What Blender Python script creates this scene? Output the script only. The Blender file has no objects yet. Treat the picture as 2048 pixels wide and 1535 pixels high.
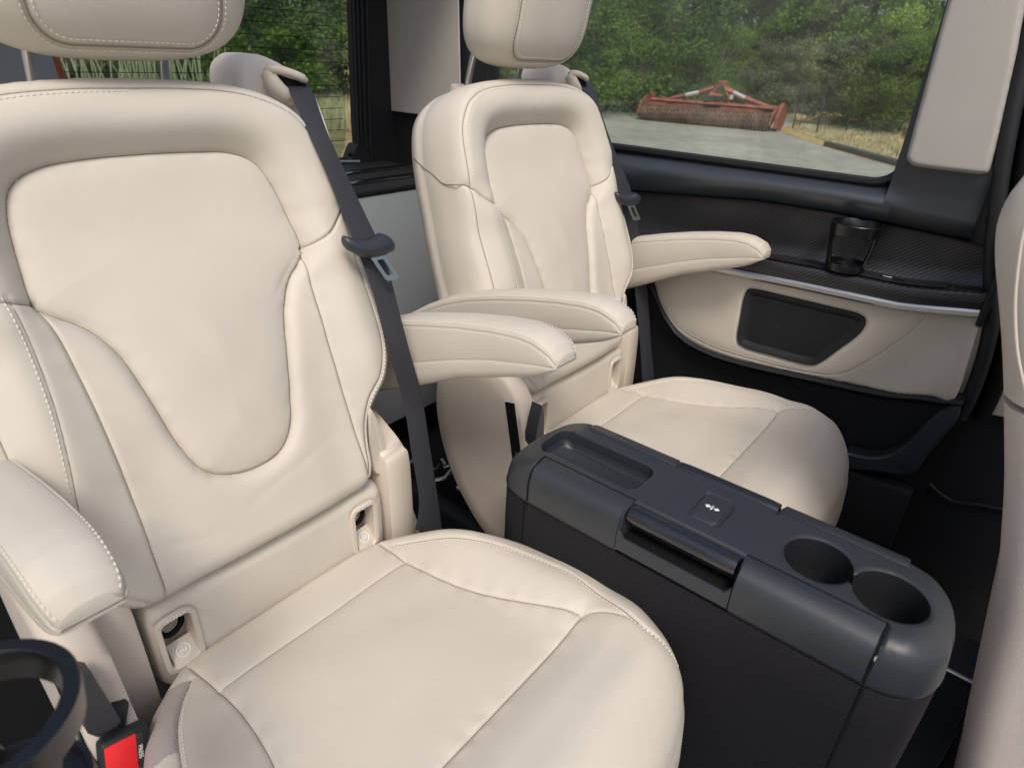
import bpy, bmesh, math, random
import numpy as np
from mathutils import Vector, Matrix
sc = bpy.context.scene
rng = random.Random(7)
# ------------------------------------------------------------------ camera
CAM = np.array([-0.29617, -0.61856, 1.09238])
RX = np.array([0.64012544, -0.33152277, 0.69305994])   # world x row (photo right, photo down, photo forward)
RY = np.array([-0.76720188, -0.32340337, 0.55390571])
RZ = np.array([0.04050557, -0.88628602, -0.46136361])
RM = np.stack([RX, RY, RZ])
FPX = 1270.0
cam_d = bpy.data.cameras.new("camera")
cam = bpy.data.objects.new("camera", cam_d)
sc.collection.objects.link(cam)
right, down, fwd = RM[:, 0], RM[:, 1], RM[:, 2]
m = Matrix.Identity(4)
for i in range(3):
    m[i][0] = right[i]; m[i][1] = -down[i]; m[i][2] = -fwd[i]; m[i][3] = CAM[i]
cam.matrix_world = m
cam_d.sensor_width = 36.0
cam_d.lens = FPX / 2048 * 36.0
cam_d.clip_start = 0.02
cam_d.clip_end = 600
cam_d.dof.use_dof = True
cam_d.dof.focus_distance = 1.0
cam_d.dof.aperture_fstop = 8.0
sc.camera = cam
# ------------------------------------------------------------------ sky, sun, exposure
SUN_EL, SUN_AZ = math.radians(54), math.radians(226)    # azimuth measured from +Y towards +X
w = bpy.data.worlds.new("World"); sc.world = w; w.use_nodes = True
nt = w.node_tree; nt.nodes.clear()
sky = nt.nodes.new("ShaderNodeTexSky"); sky.sky_type = 'NISHITA'; sky.sun_disc = False
sky.sun_elevation = SUN_EL; sky.sun_rotation = SUN_AZ
sky.air_density = 1.0; sky.dust_density = 4.0; sky.ozone_density = 0.8
bg = nt.nodes.new("ShaderNodeBackground"); bg.inputs[1].default_value = 0.12
wo = nt.nodes.new("ShaderNodeOutputWorld")
nt.links.new(sky.outputs[0], bg.inputs[0]); nt.links.new(bg.outputs[0], wo.inputs[0])
sd = bpy.data.lights.new("sun", 'SUN'); sd.energy = 1.5; sd.angle = math.radians(16); sd.color = (1, 0.95, 0.88)
so = bpy.data.objects.new("sun", sd); sc.collection.objects.link(so)
sv = Vector((math.sin(SUN_AZ) * math.cos(SUN_EL), math.cos(SUN_AZ) * math.cos(SUN_EL), math.sin(SUN_EL)))
so.rotation_euler = (-sv).to_track_quat('-Z', 'Y').to_euler()
sc.view_settings.view_transform = 'Standard'; sc.view_settings.look = 'None'
sc.view_settings.exposure = 0.22; sc.view_settings.gamma = 1.0
sc.render.engine = 'CYCLES'
sc.cycles.max_bounces = 8; sc.cycles.transparent_max_bounces = 12

# ------------------------------------------------------------------ helpers
def on(px, py, axis, val):
    """world point where the sight line of a photograph pixel meets a plane of the van"""
    r = RM @ np.array([(px - 1024) / FPX, (py - 767.5) / FPX, 1.0])
    t = (val - CAM[axis]) / r[axis]
    return CAM + r * t
def tag(o, label=None, cat=None, group=None, kind=None):
    if label: o["label"] = label
    if cat: o["category"] = cat
    if group: o["group"] = group
    if kind: o["kind"] = kind
    return o
def empty(name, loc=(0, 0, 0)):
    o = bpy.data.objects.new(name, None); o.empty_display_size = 0.05
    o.location = loc; sc.collection.objects.link(o); return o
def wloc(o):
    v = Vector((0, 0, 0))
    while o is not None:
        v += o.location; o = o.parent
    return v
def obj(name, verts, faces, mat, parent=None, sharp=40, loc=None):
    """one mesh object; verts are world coordinates"""
    base = wloc(parent) if parent is not None else Vector((0, 0, 0))
    me = bpy.data.meshes.new(name)
    V = np.asarray(verts, float)
    off = np.array(base) + (np.array(loc) if loc is not None else 0)
    V = V - off
    me.from_pydata(V.tolist(), [], [tuple(int(i) for i in f) for f in faces]); me.update()
    me.polygons.foreach_set("use_smooth", [True] * len(me.polygons))
    if sharp < 180: me.set_sharp_from_angle(angle=math.radians(sharp))
    me.materials.append(mat)
    o = bpy.data.objects.new(name, me); sc.collection.objects.link(o)
    if loc is not None: o.location = loc
    if parent is not None: o.parent = parent
    return o
def mesh_of(bm):
    bm.verts.ensure_lookup_table(); bm.normal_update()
    v = [tuple(x.co) for x in bm.verts]; bm.verts.index_update()
    f = [[x.index for x in fc.verts] for fc in bm.faces]; bm.free(); return v, f
class MB:
    def __init__(s): s.v = []; s.f = []
    def add(s, v, f):
        n = len(s.v); s.v += [tuple(map(float, x)) for x in v]; s.f += [[int(i) + n for i in q] for q in f]; return s
    def box(s, lo, hi, bev=0.0, seg=2, M=None):
        lo = Vector(lo); hi = Vector(hi)
        bm = bmesh.new(); bmesh.ops.create_cube(bm, size=1)
        c = (lo + hi) / 2; d = hi - lo
        for x in bm.verts: x.co = Vector((x.co.x * d.x, x.co.y * d.y, x.co.z * d.z)) + c
        if bev > 0:
            bmesh.ops.bevel(bm, geom=bm.edges[:] , offset=bev, segments=seg, profile=0.5, affect='EDGES')
        if M is not None: bm.transform(M)
        return s.add(*mesh_of(bm))
    def tube(s, pts, r, n=12, closed=False, caps=True, flat=1.0, up=None):
        P = [Vector(p) for p in pts]; N = len(P); rr = r if hasattr(r, '__len__') else [r] * N
        rings = []; prev = None
        for i in range(N):
            a = P[(i - 1) % N] if (closed or i > 0) else P[i]; b = P[(i + 1) % N] if (closed or i < N - 1) else P[i]
            t = (b - a).normalized()
            if prev is None:
                q = Vector(up) if up else (Vector((0, 0, 1)) if abs(t.z) < 0.9 else Vector((1, 0, 0)))
            else: q = prev
            q = (q - t * q.dot(t)).normalized(); prev = q; k = t.cross(q)
            rings.append([P[i] + q * (rr[i] * math.cos(2 * math.pi * j / n)) + k * (rr[i] * flat * math.sin(2 * math.pi * j / n)) for j in range(n)])
        v = [p for R_ in rings for p in R_]; f = []
        for i in range(N if closed else N - 1):
            for j in range(n):
                f.append([i * n + j, i * n + (j + 1) % n, ((i + 1) % N) * n + (j + 1) % n, ((i + 1) % N) * n + j])
        if caps and not closed:
            f.append(list(range(n))[::-1]); f.append([(N - 1) * n + j for j in range(n)])
        return s.add(v, f)
    def loft(s, rings, closed_ring=True, cap0=True, cap1=True):
        n = len(rings[0]); N = len(rings); v = [p for R_ in rings for p in R_]; f = []
        for i in range(N - 1):
            for j in range(n if closed_ring else n - 1):
                f.append([i * n + j, i * n + (j + 1) % n, (i + 1) * n + (j + 1) % n, (i + 1) * n + j])
        if closed_ring and cap0: f.append(list(range(n))[::-1])
        if closed_ring and cap1: f.append([(N - 1) * n + j for j in range(n)])
        return s.add(v, f)
    def obj(s, name, mat, parent=None, sharp=40): return obj(name, s.v, s.f, mat, parent, sharp)
def smooth(pts, n=12, closed=False):
    """Catmull-Rom through points"""
    P = np.asarray(pts, float); N = len(P); out = []
    for i in range(N if closed else N - 1):
        if closed: a, b, c_, d = P[(i - 1) % N], P[i], P[(i + 1) % N], P[(i + 2) % N]
        else: a, b, c_, d = P[max(i - 1, 0)], P[i], P[i + 1], P[min(i + 2, N - 1)]
        for k in range(n):
            t = k / n
            out.append(0.5 * ((2 * b) + (-a + c_) * t + (2 * a - 5 * b + 4 * c_ - d) * t * t + (-a + 3 * b - 3 * c_ + d) * t ** 3))
    if not closed: out.append(P[-1])
    return np.array(out)
def resample(P, step, closed=False):
    P = np.asarray(P, float)
    if closed: P = np.vstack([P, P[:1]])
    s = np.concatenate([[0], np.cumsum(np.linalg.norm(np.diff(P, axis=0), axis=1))])
    n = max(2, int(round(s[-1] / step)) + 1); t = np.linspace(0, s[-1], n)
    Q = np.stack([np.interp(t, s, P[:, k]) for k in range(P.shape[1])], 1)
    return Q[:-1] if closed else Q
def mirror(P):
    P = np.asarray(P, float).copy(); P[:, 0] *= -1; return P
def symm(right_half):
    """closed outline from a right half listed top centre -> bottom centre"""
    R_ = np.asarray(right_half, float); L = mirror(R_[::-1])
    return np.vstack([R_, L[1:-1]])
def inside(X, Y, poly):
    poly = np.asarray(poly, float); x0, y0 = poly[:, 0], poly[:, 1]; x1, y1 = np.roll(x0, -1), np.roll(y0, -1)
    r = np.zeros(X.shape, bool)
    for a, b, c_, d in zip(x0, y0, x1, y1):
        if b == d: continue
        k = ((b > Y) != (d > Y)) & (X < (c_ - a) * (Y - b) / (d - b) + a); r ^= k
    return r
def dist(X, Y, poly, closed=False, near=False):
    P = np.asarray(poly, float)
    if closed: P = np.vstack([P, P[:1]])
    best = np.full(X.shape, 1e9); bx = np.zeros(X.shape); by = np.zeros(X.shape)
    for a, b in zip(P[:-1], P[1:]):
        d = b - a; L = d @ d
        if L < 1e-14: continue
        t = np.clip(((X - a[0]) * d[0] + (Y - a[1]) * d[1]) / L, 0, 1)
        cx = a[0] + t * d[0]; cy = a[1] + t * d[1]; q = (X - cx) ** 2 + (Y - cy) ** 2
        k = q < best; best = np.where(k, q, best)
        if near: bx = np.where(k, cx, bx); by = np.where(k, cy, by)
    best = np.sqrt(best)
    return (best, bx, by) if near else best
def sstep(a, b, x):
    t = np.clip((x - a) / (b - a), 0, 1); return t * t * (3 - 2 * t)
def edge_round(d, r):
    k = np.clip(r - d, 0, r); return -(r - np.sqrt(np.maximum(r * r - k * k, 0)))
def groove(d, depth=0.0028, w=0.0016, puff=0.004, lam=0.009):
    return -depth * np.exp(-(d / w) ** 2) - puff * np.exp(-d / lam)
def quilt(outline, hf, xf, res, panels, mat, parent, snaps=(), holes=(), skirt=None, flip=False, names=None, cap_skirt=False, skirt_name=None, sharp=70, default='panel', mats=None):
    """a cushion surface: a fine relief over a 2-D outline, split into sewn panels; one object per panel"""
    outline = np.asarray(outline, float)
    lo = outline.min(0) - res; hi = outline.max(0) + res
    nx = int((hi[0] - lo[0]) / res) + 2; ny = int((hi[1] - lo[1]) / res) + 2
    X, Y = np.meshgrid(lo[0] + np.arange(nx) * res, lo[1] + np.arange(ny) * res, indexing='ij')
    ins = inside(X, Y, outline)
    for h in holes: ins &= ~inside(X, Y, h)
    cell = ins[:-1, :-1] & ins[1:, :-1] & ins[:-1, 1:] & ins[1:, 1:]
    cnt = np.zeros(X.shape, int)
    for a in (0, 1):
        for b in (0, 1): cnt[a:nx - 1 + a, b:ny - 1 + b] += cell
    used = cnt > 0; border = used & (cnt < 4)
    d, bx, by = dist(X[border], Y[border], outline, True, True)
    for h in holes:
        d2, hx, hy = dist(X[border], Y[border], h, True, True); k = d2 < d
        d = np.where(k, d2, d); bx = np.where(k, hx, bx); by = np.where(k, hy, by)
    Xn = X.copy(); Yn = Y.copy(); Xn[border] = bx; Yn[border] = by
    inner = used & ~border
    xi, yi = Xn[inner], Yn[inner]; bestd = np.full(xi.shape, 1e9); sx = xi.copy(); sy = yi.copy()
    for s_ in snaps:
        d, ax, ay = dist(X[inner], Y[inner], s_, False, True); k = (d < bestd) & (d < 0.55 * res)
        bestd = np.where(k, d, bestd); sx = np.where(k, ax, sx); sy = np.where(k, ay, sy)
    Xn[inner] = sx; Yn[inner] = sy
    idx = -np.ones(X.shape, int); idx[used] = np.arange(used.sum())
    U, V = Xn[used], Yn[used]; H = hf(U, V); W = xf(U, V, H)
    ci, cj = np.nonzero(cell)
    F = np.stack([idx[ci, cj], idx[ci + 1, cj], idx[ci + 1, cj + 1], idx[ci, cj + 1]], 1)
    if flip: F = F[:, ::-1]
    cu = (U[F].mean(1)); cv = V[F].mean(1)
    lab = np.full(len(F), -1)
    for k, (nm, poly) in enumerate(panels):
        q = inside(cu, cv, poly) & (lab < 0); lab[q] = k
    # border loops
    e = {}
    for q in F:
        for a, b in zip(q, np.roll(q, -1)): e[(a, b)] = 1
    nxt = {a: b for (a, b) in e if (b, a) not in e}
    loops = []; seen = set()
    for s0 in list(nxt):
        if s0 in seen: continue
        L = []; c_ = s0
        while c_ not in seen: seen.add(c_); L.append(c_); c_ = nxt.get(c_, s0)
        loops.append(L)
    loops.sort(key=len, reverse=True)
    out = {}
    sv_, sf_ = [], []
    if skirt:
        L = loops[0]; P2 = np.stack([U[L], V[L]], 1)
        k = 6; T = np.roll(P2, -k, 0) - np.roll(P2, k, 0); nn = np.stack([T[:, 1], -T[:, 0]], 1)
        nn /= np.maximum(np.linalg.norm(nn, axis=1, keepdims=True), 1e-9)
        if flip: nn = -nn
        H0 = H[L]; rings = [W[L]]
        for (o_, hh) in skirt:
            q = P2 + nn * (o_(P2) if callable(o_) else o_)[..., None] if callable(o_) else P2 + nn * o_
            hv = hh(P2, H0) if callable(hh) else (H0 * 0 + hh)
            rings.append(xf(q[:, 0], q[:, 1], hv))
        n = len(L); sv_ = np.vstack(rings)
        for i in range(len(rings) - 1):
            a = np.arange(n); b = (a + 1) % n
            sf_ += np.stack([i * n + b, i * n + a, (i + 1) * n + a, (i + 1) * n + b], 1).tolist()
        if cap_skirt: sf_.append([(len(rings) - 1) * n + j for j in range(n)])
    for k in range(-1, len(panels)):
        sel = F[lab == k]
        nm = default if k < 0 else panels[k][0]
        if len(sel) == 0 and not (k < 0 and skirt and skirt_name is None): continue
        if len(sel):
            uq, inv = np.unique(sel, return_inverse=True); Vv = W[uq]; Fv = inv.reshape(sel.shape).tolist()
        else: uq = np.array([], int); Vv = np.zeros((0, 3)); Fv = []
        if k < 0 and skirt and skirt_name is None:
            remap = {int(g): i for i, g in enumerate(uq)}; n = len(loops[0]); nb = len(Vv)
            extra = sv_[n:]; Vv2 = [*Vv]; m0 = []
            for j, g in enumerate(loops[0]):
                if int(g) in remap: m0.append(remap[int(g)])
                else: m0.append(len(Vv2)); Vv2.append(W[g])
            b0 = len(Vv2); Vv = np.vstack([np.array(Vv2), extra])
            Fv = Fv + [[m0[i] if i < n else b0 + i - n for i in q] for q in sf_]
        mt = (mats or {}).get(nm, mat)
        out.setdefault(nm, []).append(obj(nm, Vv, Fv, mt, parent, sharp))
    if skirt and skirt_name:
        out[skirt_name] = [obj(skirt_name, sv_, sf_, (mats or {}).get(skirt_name, mat), parent, sharp)]
    return out
def copy_tree(o, delta=None, parent=None):
    c = o.copy(); sc.collection.objects.link(c)
    if parent is not None: c.parent = parent
    if delta is not None: c.location = Vector(c.location) + Vector(delta)
    for ch in list(o.children): copy_tree(ch, None, c)
    return c
def stitches(P3, mat, parent, step=0.0056, ln=0.0040, r=0.00075, name='stitching'):
    """row of sewn stitches along a 3-D line"""
    Q = resample(P3, step); mb = MB()
    for a, b in zip(Q[:-1], Q[1:]):
        a = Vector(a); b = Vector(b); t = (b - a).normalized(); c_ = (a + b) / 2
        q = Vector((0, 0, 1)); 
        if abs(t.dot(q)) > .9: q = Vector((0, 1, 0))
        n1 = t.cross(q).normalized(); n2 = t.cross(n1)
        v = []
        for s_, rr in ((-.5, .3), (-.25, 1), (.25, 1), (.5, .3)):
            for k in range(4):
                an = k * math.pi / 2
                v.append(c_ + t * (s_ * ln) + (n1 * math.cos(an) + n2 * math.sin(an)) * r * rr)
        f = [[i * 4 + j, i * 4 + (j + 1) % 4, (i + 1) * 4 + (j + 1) % 4, (i + 1) * 4 + j] for i in range(3) for j in range(4)]
        mb.add(v, f)
    o = mb.obj(name, mat, parent, 180); tag(o, kind='stuff'); return o
def text_mesh(body, size, M, mat, name, parent, extrude=0.0002):
    cu = bpy.data.curves.new("lettering", 'FONT'); cu.body = body; cu.size = size; cu.align_x = 'CENTER'; cu.align_y = 'CENTER'
    cu.extrude = extrude; cu.resolution_u = 3
    t = bpy.data.objects.new("tmp", cu); sc.collection.objects.link(t)
    dg = bpy.context.evaluated_depsgraph_get(); dg.update()
    me = bpy.data.meshes.new_from_object(t.evaluated_get(dg))
    v = [tuple(M @ x.co) for x in me.vertices]; f = [list(p.vertices) for p in me.polygons]
    bpy.data.objects.remove(t); bpy.data.curves.remove(cu)
    return obj(name, v, f, mat, parent, 180)

# ------------------------------------------------------------------ materials
def mat(name, col, rough=0.5, metal=0.0, spec=0.5, bump=None, var=None, sheen=0, coat=0):
    """bump: list of (kind, scale, strength, distance); var: (scale, amount)"""
    M_ = bpy.data.materials.new(name); M_.use_nodes = True; n = M_.node_tree; p = n.nodes["Principled BSDF"]
    p.inputs["Base Color"].default_value = (*col, 1); p.inputs["Roughness"].default_value = rough
    p.inputs["Metallic"].default_value = metal; p.inputs["Specular IOR Level"].default_value = spec
    if coat: p.inputs["Coat Weight"].default_value = coat; p.inputs["Coat Roughness"].default_value = 0.08
    if sheen: p.inputs["Sheen Weight"].default_value = sheen
    tc = n.nodes.new("ShaderNodeTexCoord")
    if var:
        nz = n.nodes.new("ShaderNodeTexNoise"); nz.inputs["Scale"].default_value = var[0]; nz.inputs["Detail"].default_value = 5
        n.links.new(tc.outputs["Object"], nz.inputs["Vector"])
        mr = n.nodes.new("ShaderNodeMapRange"); mr.inputs[3].default_value = 1 - var[1]; mr.inputs[4].default_value = 1 + var[1]
        mr.inputs[1].default_value = 0.3; mr.inputs[2].default_value = 0.7
        n.links.new(nz.outputs[0], mr.inputs[0])
        mx = n.nodes.new("ShaderNodeMix"); mx.data_type = 'RGBA'; mx.blend_type = 'MULTIPLY'; mx.inputs[0].default_value = 1
        mx.inputs[6].default_value = (*col, 1); n.links.new(mr.outputs[0], mx.inputs[7])
        n.links.new(mx.outputs[2], p.inputs["Base Color"])
        mr2 = n.nodes.new("ShaderNodeMapRange"); mr2.inputs[3].default_value = max(rough - .06, 0.02); mr2.inputs[4].default_value = rough + .06
        n.links.new(nz.outputs[0], mr2.inputs[0]); n.links.new(mr2.outputs[0], p.inputs["Roughness"])
    last = None
    for (kind, scale, strg, ds) in (bump or []):
        if kind == 'voronoi':
            t = n.nodes.new("ShaderNodeTexVoronoi"); t.feature = 'DISTANCE_TO_EDGE'; t.inputs["Scale"].default_value = scale; outp = t.outputs["Distance"]
        elif kind == 'noise':
            t = n.nodes.new("ShaderNodeTexNoise"); t.inputs["Scale"].default_value = scale; t.inputs["Detail"].default_value = 4; outp = t.outputs[0]
        n.links.new(tc.outputs["Object"], t.inputs["Vector"])
        if kind == 'voronoi':
            cl = n.nodes.new("ShaderNodeMapRange"); cl.inputs[2].default_value = 0.12; n.links.new(outp, cl.inputs[0]); outp = cl.outputs[0]
        b = n.nodes.new("ShaderNodeBump"); b.inputs["Strength"].default_value = strg; b.inputs["Distance"].default_value = ds
        n.links.new(outp, b.inputs["Height"])
        if last is not None: n.links.new(last, b.inputs["Normal"])
        last = b.outputs[0]
    if last is not None: n.links.new(last, p.inputs["Normal"])
    return M_
LEATHER = mat("beige_leather", (0.61, 0.562, 0.485), 0.56, spec=0.32, bump=[('noise', 11, 0.6, 0.0032), ('noise', 55, 0.3, 0.0007), ('voronoi', 520, 0.25, 0.0004)], var=(5, 0.035))
GRAINLEATHER = mat("grained_beige_leather", (0.66, 0.585, 0.53), 0.5, spec=0.4, bump=[('noise', 14, 0.4, 0.001), ('voronoi', 420, 0.5, 0.0006)], var=(6, 0.03))
BEIGEPL = mat("beige_plastic", (0.57, 0.50, 0.43), 0.5, bump=[('voronoi', 700, 0.22, 0.0003)])
BEIGESM = mat("smooth_beige_plastic", (0.61, 0.54, 0.46), 0.38)
TRIMFAB = mat("woven_beige_trim", (0.43, 0.41, 0.38), 0.85, spec=0.2, bump=[('voronoi', 500, 0.4, 0.0004)], var=(9, 0.03))
BOLSTFAB = mat("ribbed_grey_fabric", (0.42, 0.38, 0.36), 0.8, spec=0.2)
SEAMSHADE = mat("seam_groove_shade", (0.25, 0.205, 0.17), 0.8, spec=0.2)  # dark colour stands for the shade inside the sewn grooves
THREAD = mat("cream_thread", (0.80, 0.75, 0.67), 0.6)
BLACKPL = mat("black_soft_plastic", (0.016, 0.0175, 0.020), 0.5, spec=0.35, bump=[('voronoi', 800, 0.3, 0.0003)], var=(12, 0.05))
DARKPL = mat("charcoal_plastic", (0.026, 0.031, 0.038), 0.37, spec=0.65, bump=[('voronoi', 900, 0.22, 0.0003)], var=(12, 0.04))
BELTPL = mat("beltline_plastic", (0.034, 0.043, 0.052), 0.30, spec=1.0, bump=[('voronoi', 900, 0.15, 0.0002)])
DARKLEA = mat("black_grained_skin", (0.012, 0.0115, 0.015), 0.6, spec=0.22, bump=[('voronoi', 520, 0.6, 0.0005)])
DEEP = mat("matt_black", (0.006, 0.006, 0.007), 0.8, spec=0.2)
GLOSSBLK = mat("gloss_black", (0.010, 0.010, 0.012), 0.22, coat=1.0, bump=[('noise', 1500, 0.08, 0.0002)])
CHROME = mat("chrome", (0.75, 0.75, 0.76), 0.12, metal=1.0)
STEEL = mat("zinc_plated_steel", (0.42, 0.46, 0.40), 0.35, metal=1.0)
HOLDER = mat("black_hard_plastic", (0.005, 0.005, 0.006), 0.28, spec=0.7)
SATIN = mat("satin_silver", (0.66, 0.66, 0.67), 0.33, metal=1.0)
GREYBOX = mat("grey_panel", (0.30, 0.33, 0.345), 0.55)
GREYDARK = mat("grey_paint", (0.20, 0.22, 0.235), 0.5)
REDLINE = mat("rust_red_edge", (0.26, 0.045, 0.016), 0.5)
REDPL = mat("red_plastic", (0.74, 0.018, 0.022), 0.35, var=(30, 0.05))
STICK = mat("faded_white_sticker", (0.55, 0.53, 0.50), 0.7)
WHITE = mat("white_print", (0.85, 0.85, 0.84), 0.5)
BLUE = mat("blue_badge", (0.02, 0.05, 0.28), 0.3)
RUSTRED = mat("weathered_red_paint", (0.27, 0.082, 0.050), 0.65, var=(4, 0.35), bump=[('noise', 30, 0.5, 0.01)])
RUSTBRN = mat("rusty_steel", (0.135, 0.080, 0.054), 0.8, var=(5, 0.45), bump=[('noise', 40, 0.5, 0.01)])
TYRE = mat("black_rubber", (0.015, 0.015, 0.015), 0.7)
BARK = mat("bark", (0.10, 0.075, 0.055), 0.9, bump=[('noise', 12, 1, 0.03)])
CARPET = mat("black_carpet", (0.010, 0.010, 0.011), 0.95, spec=0.1, bump=[('noise', 900, 0.8, 0.002)])
def belt_mat():
    M_ = mat("charcoal_webbing", (0.036, 0.037, 0.045), 0.55, spec=0.4); n = M_.node_tree; p = n.nodes["Principled BSDF"]
    uv = n.nodes.new("ShaderNodeUVMap")
    mp = n.nodes.new("ShaderNodeMapping"); mp.inputs["Scale"].default_value = (1, 1, 1); n.links.new(uv.outputs[0], mp.inputs[0])
    b = None; outs = []
    for d, s_, ang in (('Y', 120, 0), ('X', 95, 0)):
        wv = n.nodes.new("ShaderNodeTexWave"); wv.bands_direction = d; wv.inputs["Scale"].default_value = s_; wv.inputs["Distortion"].default_value = 0.5
        wv.inputs["Detail Scale"].default_value = 60
        n.links.new(mp.outputs[0], wv.inputs["Vector"]); outs.append(wv.outputs[1])
    mx = n.nodes.new("ShaderNodeMath"); mx.operation = 'MULTIPLY'; n.links.new(outs[0], mx.inputs[0]); n.links.new(outs[1], mx.inputs[1])
    bp = n.nodes.new("ShaderNodeBump"); bp.inputs["Strength"].default_value = 0.9; bp.inputs["Distance"].default_value = 0.0008
    n.links.new(mx.outputs[0], bp.inputs["Height"]); n.links.new(bp.outputs[0], p.inputs["Normal"])
    mr = n.nodes.new("ShaderNodeMapRange"); mr.inputs[3].default_value = 0.75; mr.inputs[4].default_value = 1.8
    n.links.new(mx.outputs[0], mr.inputs[0])
    m2 = n.nodes.new("ShaderNodeMix"); m2.data_type = 'RGBA'; m2.blend_type = 'MULTIPLY'; m2.inputs[0].default_value = 1
    m2.inputs[6].default_value = (0.036, 0.037, 0.045, 1); n.links.new(mr.outputs[0], m2.inputs[7]); n.links.new(m2.outputs[2], p.inputs["Base Color"])
    return M_
WEB = belt_mat()
def wave_mat(name, c1, c2, vec, scale, rough, bump=0.4):
    """fine parallel lines running across direction vec (object space)"""
    M_ = mat(name, c1, rough, spec=0.5); n = M_.node_tree; p = n.nodes["Principled BSDF"]
    tc = n.nodes.new("ShaderNodeTexCoord"); dt = n.nodes.new("ShaderNodeVectorMath"); dt.operation = 'DOT_PRODUCT'
    dt.inputs[1].default_value = vec; n.links.new(tc.outputs["Object"], dt.inputs[0])
    ml = n.nodes.new("ShaderNodeMath"); ml.operation = 'MULTIPLY'; ml.inputs[1].default_value = scale; n.links.new(dt.outputs["Value"], ml.inputs[0])
    sn = n.nodes.new("ShaderNodeMath"); sn.operation = 'SINE'; n.links.new(ml.outputs[0], sn.inputs[0])
    mr = n.nodes.new("ShaderNodeMapRange"); mr.inputs[1].default_value = -1; n.links.new(sn.outputs[0], mr.inputs[0])
    mx = n.nodes.new("ShaderNodeMix"); mx.data_type = 'RGBA'; mx.inputs[6].default_value = (*c1, 1); mx.inputs[7].default_value = (*c2, 1)
    n.links.new(mr.outputs[0], mx.inputs[0]); n.links.new(mx.outputs[2], p.inputs["Base Color"])
    bp = n.nodes.new("ShaderNodeBump"); bp.inputs["Strength"].default_value = bump; bp.inputs["Distance"].default_value = 0.0006
    n.links.new(mr.outputs[0], bp.inputs["Height"]); n.links.new(bp.outputs[0], p.inputs["Normal"])
    return M_
CARBON = wave_mat("carbon_weave_trim", (0.010, 0.010, 0.012), (0.034, 0.034, 0.038), (0, 0.75, 1.0), 2 * math.pi / 0.0074, 0.34, 0.35)
RIBFAB = wave_mat("ribbed_grey_fabric2", (0.32, 0.28, 0.26), (0.50, 0.44, 0.42), (0.2, 1.0, 0.9), 2 * math.pi / 0.0026, 0.8, 0.8)
def glass_mat(name, tint=(0.93, 0.97, 0.94), refl=1.0, haze=0.0):
    M_ = bpy.data.materials.new(name); M_.use_nodes = True; n = M_.node_tree; n.nodes.clear()
    o = n.nodes.new("ShaderNodeOutputMaterial"); t = n.nodes.new("ShaderNodeBsdfTransparent"); t.inputs[0].default_value = (*tint, 1)
    g = n.nodes.new("ShaderNodeBsdfGlossy"); g.inputs["Roughness"].default_value = 0.02
    fr = n.nodes.new("ShaderNodeFresnel"); fr.inputs[0].default_value = 1.45
    ml = n.nodes.new("ShaderNodeMath"); ml.operation = 'MULTIPLY'; ml.inputs[1].default_value = refl; n.links.new(fr.outputs[0], ml.inputs[0])
    mx = n.nodes.new("ShaderNodeMixShader"); n.links.new(ml.outputs[0], mx.inputs[0]); n.links.new(t.outputs[0], mx.inputs[1]); n.links.new(g.outputs[0], mx.inputs[2])
    if haze:
        df = n.nodes.new("ShaderNodeBsdfDiffuse"); df.inputs[0].default_value = (0.6, 0.65, 0.62, 1)
        nz = n.nodes.new("ShaderNodeTexNoise"); nz.inputs["Scale"].default_value = 3.0; tc = n.nodes.new("ShaderNodeTexCoord"); n.links.new(tc.outputs["Object"], nz.inputs["Vector"])
        mh = n.nodes.new("ShaderNodeMapRange"); mh.inputs[1].default_value = 0.35; mh.inputs[2].default_value = 0.7; mh.inputs[3].default_value = haze * .3; mh.inputs[4].default_value = haze
        n.links.new(nz.outputs[0], mh.inputs[0])
        m2 = n.nodes.new("ShaderNodeMixShader"); n.links.new(mh.outputs[0], m2.inputs[0]); n.links.new(mx.outputs[0], m2.inputs[1]); n.links.new(df.outputs[0], m2.inputs[2]); mx = m2
    n.links.new(mx.outputs[0], o.inputs[0]); return M_
GLASS = glass_mat("window_glass", haze=0.06)
GLASSR = glass_mat("rear_window_glass", (0.80, 0.90, 0.84), haze=0.03)
# ================================================================== the captain seat
SEAT_X = 0.01
seat = empty("captain_seat", (SEAT_X, -0.2, 0.0))
tag(seat, "large beige leather seat in the left foreground, its cushion reaching the bottom edge", "seat", "beige captain seats side by side")
TA = math.radians(20)
VD = np.array([0, math.sin(TA), math.cos(TA)]); ND = np.array([0, -math.cos(TA), math.sin(TA)]); BO = np.array([SEAT_X, -0.02, 0.53])
def bxf(u, v, h):
    u, v, h = np.asarray(u, float), np.asarray(v, float), np.asarray(h, float)
    return BO + u[..., None] * np.array([1.0, 0, 0]) + v[..., None] * VD + h[..., None] * ND
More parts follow.
